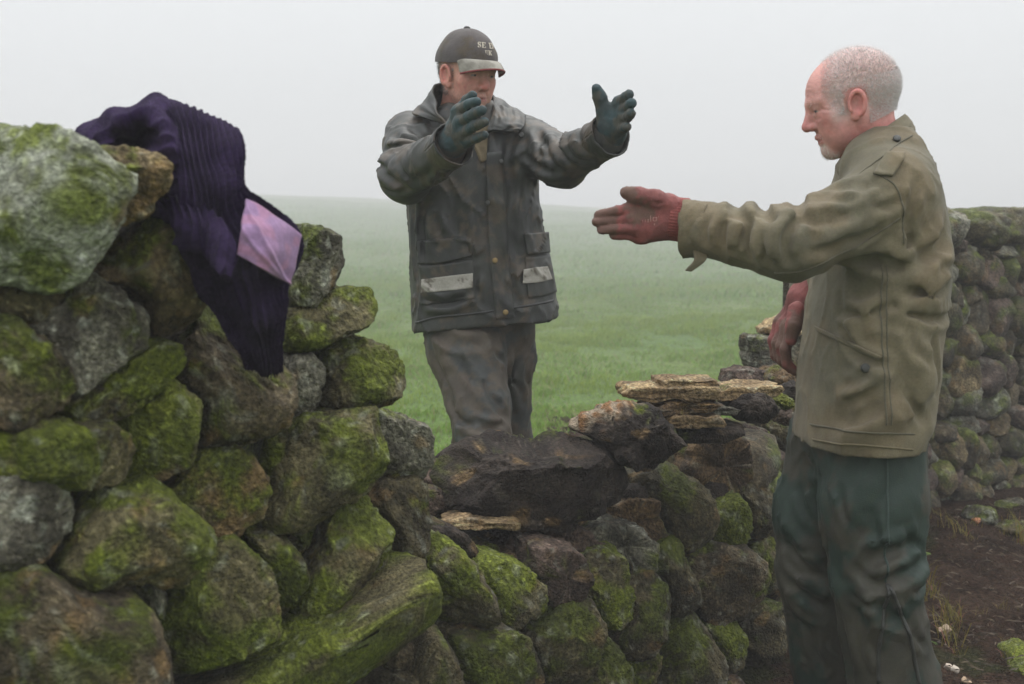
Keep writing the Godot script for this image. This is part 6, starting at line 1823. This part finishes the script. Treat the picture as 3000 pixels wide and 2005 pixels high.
	var patch_grid := [
		[Vector3(-0.408, 1.382, -1.950), Vector3(-0.369, 1.359, -1.965), Vector3(-0.336, 1.326, -2.015)],
		[Vector3(-0.405, 1.340, -1.900), Vector3(-0.367, 1.314, -1.915), Vector3(-0.340, 1.286, -1.995)],
		[Vector3(-0.412, 1.299, -1.900), Vector3(-0.376, 1.277, -1.905), Vector3(-0.351, 1.250, -1.985)]]
	var creased := func(u: float, v: float) -> float:
		return 0.003 * n3(Vector3(u * 1.5 + v * 1.0, v * 1.2, 2.0), 1.3) - 0.0035 * exp(-pow((u * 0.9 - v + 0.15) / 0.06, 2.0)) - 0.003 * exp(-pow((u * 0.5 - v + 0.55) / 0.06, 2.0))
	obj("patch", sheet(patch_grid, 60, 60, 0.004, creased, lilac), M.cotton, jumper)

# ---------------------------------------------------------------- grass and litter
func tuft_mesh(blades: int, height: float, spread: float, width: float, seed_: int, tone := Color(1, 1, 1)) -> ArrayMesh:
	var r := RandomNumberGenerator.new()
	r.seed = seed_
	var v := PackedVector3Array()
	var idx := PackedInt32Array()
	var cs := PackedColorArray()
	for k in blades:
		var a := r.randf() * TAU
		var o := Vector3(r.randf_range(-1, 1), 0, r.randf_range(-1, 1)) * spread
		var lean := Vector3(cos(a), 0, sin(a)) * r.randf_range(0.15, 0.9)
		var h := height * r.randf_range(0.5, 1.2)
		var s := Vector3(-sin(a + 1.0), 0, cos(a + 1.0)) * width
		var m := o + lean * h * 0.35 + Vector3(0, h * 0.6, 0)
		var t := o + lean * h * 1.0 + Vector3(0, h * r.randf_range(0.7, 1.0), 0)
		var b := v.size()
		v.append_array([o - s, o + s, m - s * 0.8, m + s * 0.8, t])
		var c := Color(0.112, 0.240, 0.020).lerp(Color(0.205, 0.310, 0.038), r.randf())
		if r.randf() < 0.10: c = Color(0.26, 0.23, 0.11)
		for q in 5: cs.append(c * tone)
		idx.append_array([b, b + 1, b + 3, b, b + 3, b + 2, b + 2, b + 3, b + 4])
	return mesh_of(v, idx, cs)

func build_grass():
	rng.seed = 77
	var near_at := []
	var far_at := []
	for k in 60000:
		var d := sqrt(rng.randf_range(3.2 * 3.2, 17.0 * 17.0))
		var x := rng.randf_range(-0.47, 0.47) * d
		if in_field(x, -d) < 0.08: continue
		var p := Vector3(x, 0, -d)
		var g := 0.55 + 0.9 * n3(p, 0.9) + 0.5 * n3(p, 3.1)
		if rng.randf() > clampf(g, 0.15, 1.0): continue
		if d < 17.0: near_at.append(Vector3(x, ground_y(x, -d) - 0.004, -d))
	for k in 26000:
		var d := sqrt(rng.randf_range(14.0 * 14.0, 42.0 * 42.0))
		var x := rng.randf_range(-0.47, 0.47) * d
		far_at.append(Vector3(x, ground_y(x, -d) - 0.004, -d))
	var fresh := []
	var dry := []
	for p: Vector3 in near_at: (dry if n3(p, 0.55) + 0.7 * n3(p + Vector3(9, 0, 0), 2.4) > 0.22 else fresh).append(p)
	lawn("grass", tuft_mesh(18, 0.042, 0.048, 0.0022, 5), fresh, "short green pasture grass behind the wall")
	lawn("pale_grass", tuft_mesh(16, 0.050, 0.050, 0.0022, 8, Color(1.35, 1.05, 1.2)), dry, "patches of yellower grass among the green pasture")
	lawn("far_grass", tuft_mesh(14, 0.055, 0.12, 0.006, 6), far_at, "pasture grass up to the crest of the field")

func lawn(called: String, mesh: Mesh, at: Array, label: String):
	var mm := MultiMesh.new()
	mm.transform_format = MultiMesh.TRANSFORM_3D
	mm.mesh = mesh
	mm.instance_count = at.size()
	for i in at.size():
		var p: Vector3 = at[i]
		var s := rng.randf_range(0.6, 1.35) * (1.0 + 0.5 * n3(p, 1.3))
		mm.set_instance_transform(i, Transform3D(Basis(Vector3.UP, rng.randf() * TAU).scaled(Vector3(s, s * rng.randf_range(0.8, 1.2), s)), p))
	var o := MultiMeshInstance3D.new()
	o.name = called
	o.multimesh = mm
	o.material_override = M.grass
	tag(o, label, "grass")
	o.set_meta("kind", "stuff")
	add_child(o)

func build_litter():
	# straw and roots trodden into the mud
	rng.seed = 99
	var v := PackedVector3Array()
	var idx := PackedInt32Array()
	var cs := PackedColorArray()
	for k in 1500:
		var z := rng.randf_range(-5.8, -2.6)
		var x := rng.randf_range(0.27, 0.44) * -z
		if in_field(x, z) > -0.75: continue
		var a := rng.randf() * TAU
		var l := rng.randf_range(0.010, 0.045)
		var y := 0.040 + ground_y(x, z) + rng.randf_range(0.0, 0.012)
		var d := Vector3(cos(a), rng.randf_range(-0.15, 0.25), sin(a)) * l
		var s := Vector3(-sin(a), 0.3, cos(a)) * rng.randf_range(0.0008, 0.0018)
		var p := Vector3(x, y, z)
		var b := v.size()
		v.append_array([p - s, p + s, p + d * 0.5 + s + Vector3(0, 0.004, 0), p + d])
		var c := Color(0.12, 0.085, 0.05).lerp(Color(0.05, 0.036, 0.025), rng.randf())
		for q in 4: cs.append(c)
		idx.append_array([b, b + 1, b + 2, b, b + 2, b + 3])
	var straw := obj("straw", mesh_of(v, idx, cs), M.grass)
	tag(straw, "bits of straw and root trodden into the mud path", "straw")
	straw.set_meta("kind", "stuff")
	# grass along the foot of the far wall and on the path's edge
	var at := []
	for k in 14: at.append([Vector3(1.770, 0.024, -5.150) + Vector3(rng.randf_range(-0.18, 0.35), 0, rng.randf_range(-0.35, 0.2)), rng.randf_range(0.6, 1.3)])
	for k in 18: at.append([Vector3(1.376, 0.206, -4.100) + Vector3(rng.randf_range(-0.06, 0.16), 0, rng.randf_range(-0.4, 0.3)), rng.randf_range(0.6, 1.4)])
	for k in 16: at.append([Vector3(1.585, 0.036, -3.900) + Vector3(rng.randf_range(-0.25, 0.3), 0, rng.randf_range(-0.3, 0.3)), rng.randf_range(0.3, 0.7)])
	var tm := tuft_mesh(12, 0.10, 0.03, 0.0016, 31, Color(1.1, 0.50, 0.8))
	var mm := MultiMesh.new()
	mm.transform_format = MultiMesh.TRANSFORM_3D
	mm.mesh = tm
	mm.instance_count = at.size()
	for i in at.size():
		var p: Vector3 = at[i][0]
		p.y = 0.02 + ground_y(p.x, p.z)
		mm.set_instance_transform(i, Transform3D(Basis(Vector3.UP, rng.randf() * TAU).scaled(Vector3.ONE * at[i][1]), p))
	var o := MultiMeshInstance3D.new()
	o.name = "verge_grass"
	o.multimesh = mm
	o.material_override = M.grass
	tag(o, "yellowish grass growing along the foot of the wall", "grass")
	o.set_meta("kind", "stuff")
	add_child(o)
	# stone chips knocked off while building
	var chips := [[Vector3(1.387, 0.025, -3.950), 0.024, Color(0.36, 0.27, 0.19), "triangular buff stone chip lying in the mud"], [Vector3(1.282, 0.043, -3.620), 0.014, Color(0.40, 0.33, 0.27), "small whitish chip in the mud, by the trouser leg"], [Vector3(1.301, 0.032, -3.600), 0.010, Color(0.42, 0.36, 0.30), "tiny white chip beside another in the mud"], [Vector3(1.985, 0.100, -5.300), 0.018, Color(0.35, 0.15, 0.07), "rust-coloured chip at the foot of the far wall"], [Vector3(1.297, 0.036, -3.500), 0.014, Color(0.42, 0.30, 0.2), "small tan chip in the mud near the mossy stones"]]
	var k := 0
	for c in chips:
		k += 1
		var r := RandomNumberGenerator.new()
		r.seed = 40 + k
		var poly := PackedVector2Array()
		for s in 5: poly.append(Vector2.from_angle(TAU * (s + r.randf_range(-0.3, 0.3)) / 5.0) * c[1] * r.randf_range(0.7, 1.3))
		var m := stone_mesh(poly, c[1] * 0.5, 3.5, 3, 9, 700 + k, 6)
		var p: Vector3 = c[0]
		p.y = 0.038 + ground_y(p.x, p.z) + c[1] * 0.2
		var o2 := obj("stone_chip", m, chip_mat(c[2]), self, p)
		o2.rotation = Vector3(-1.1 + r.randf_range(-0.3, 0.3), r.randf() * TAU, 0)
		tag(o2, c[3], "chip", "stone chips in the mud")

func chip_mat(c: Color) -> StandardMaterial3D:
	var m := StandardMaterial3D.new()
	m.albedo_color = c.linear_to_srgb()
	m.roughness = 0.9
	return m
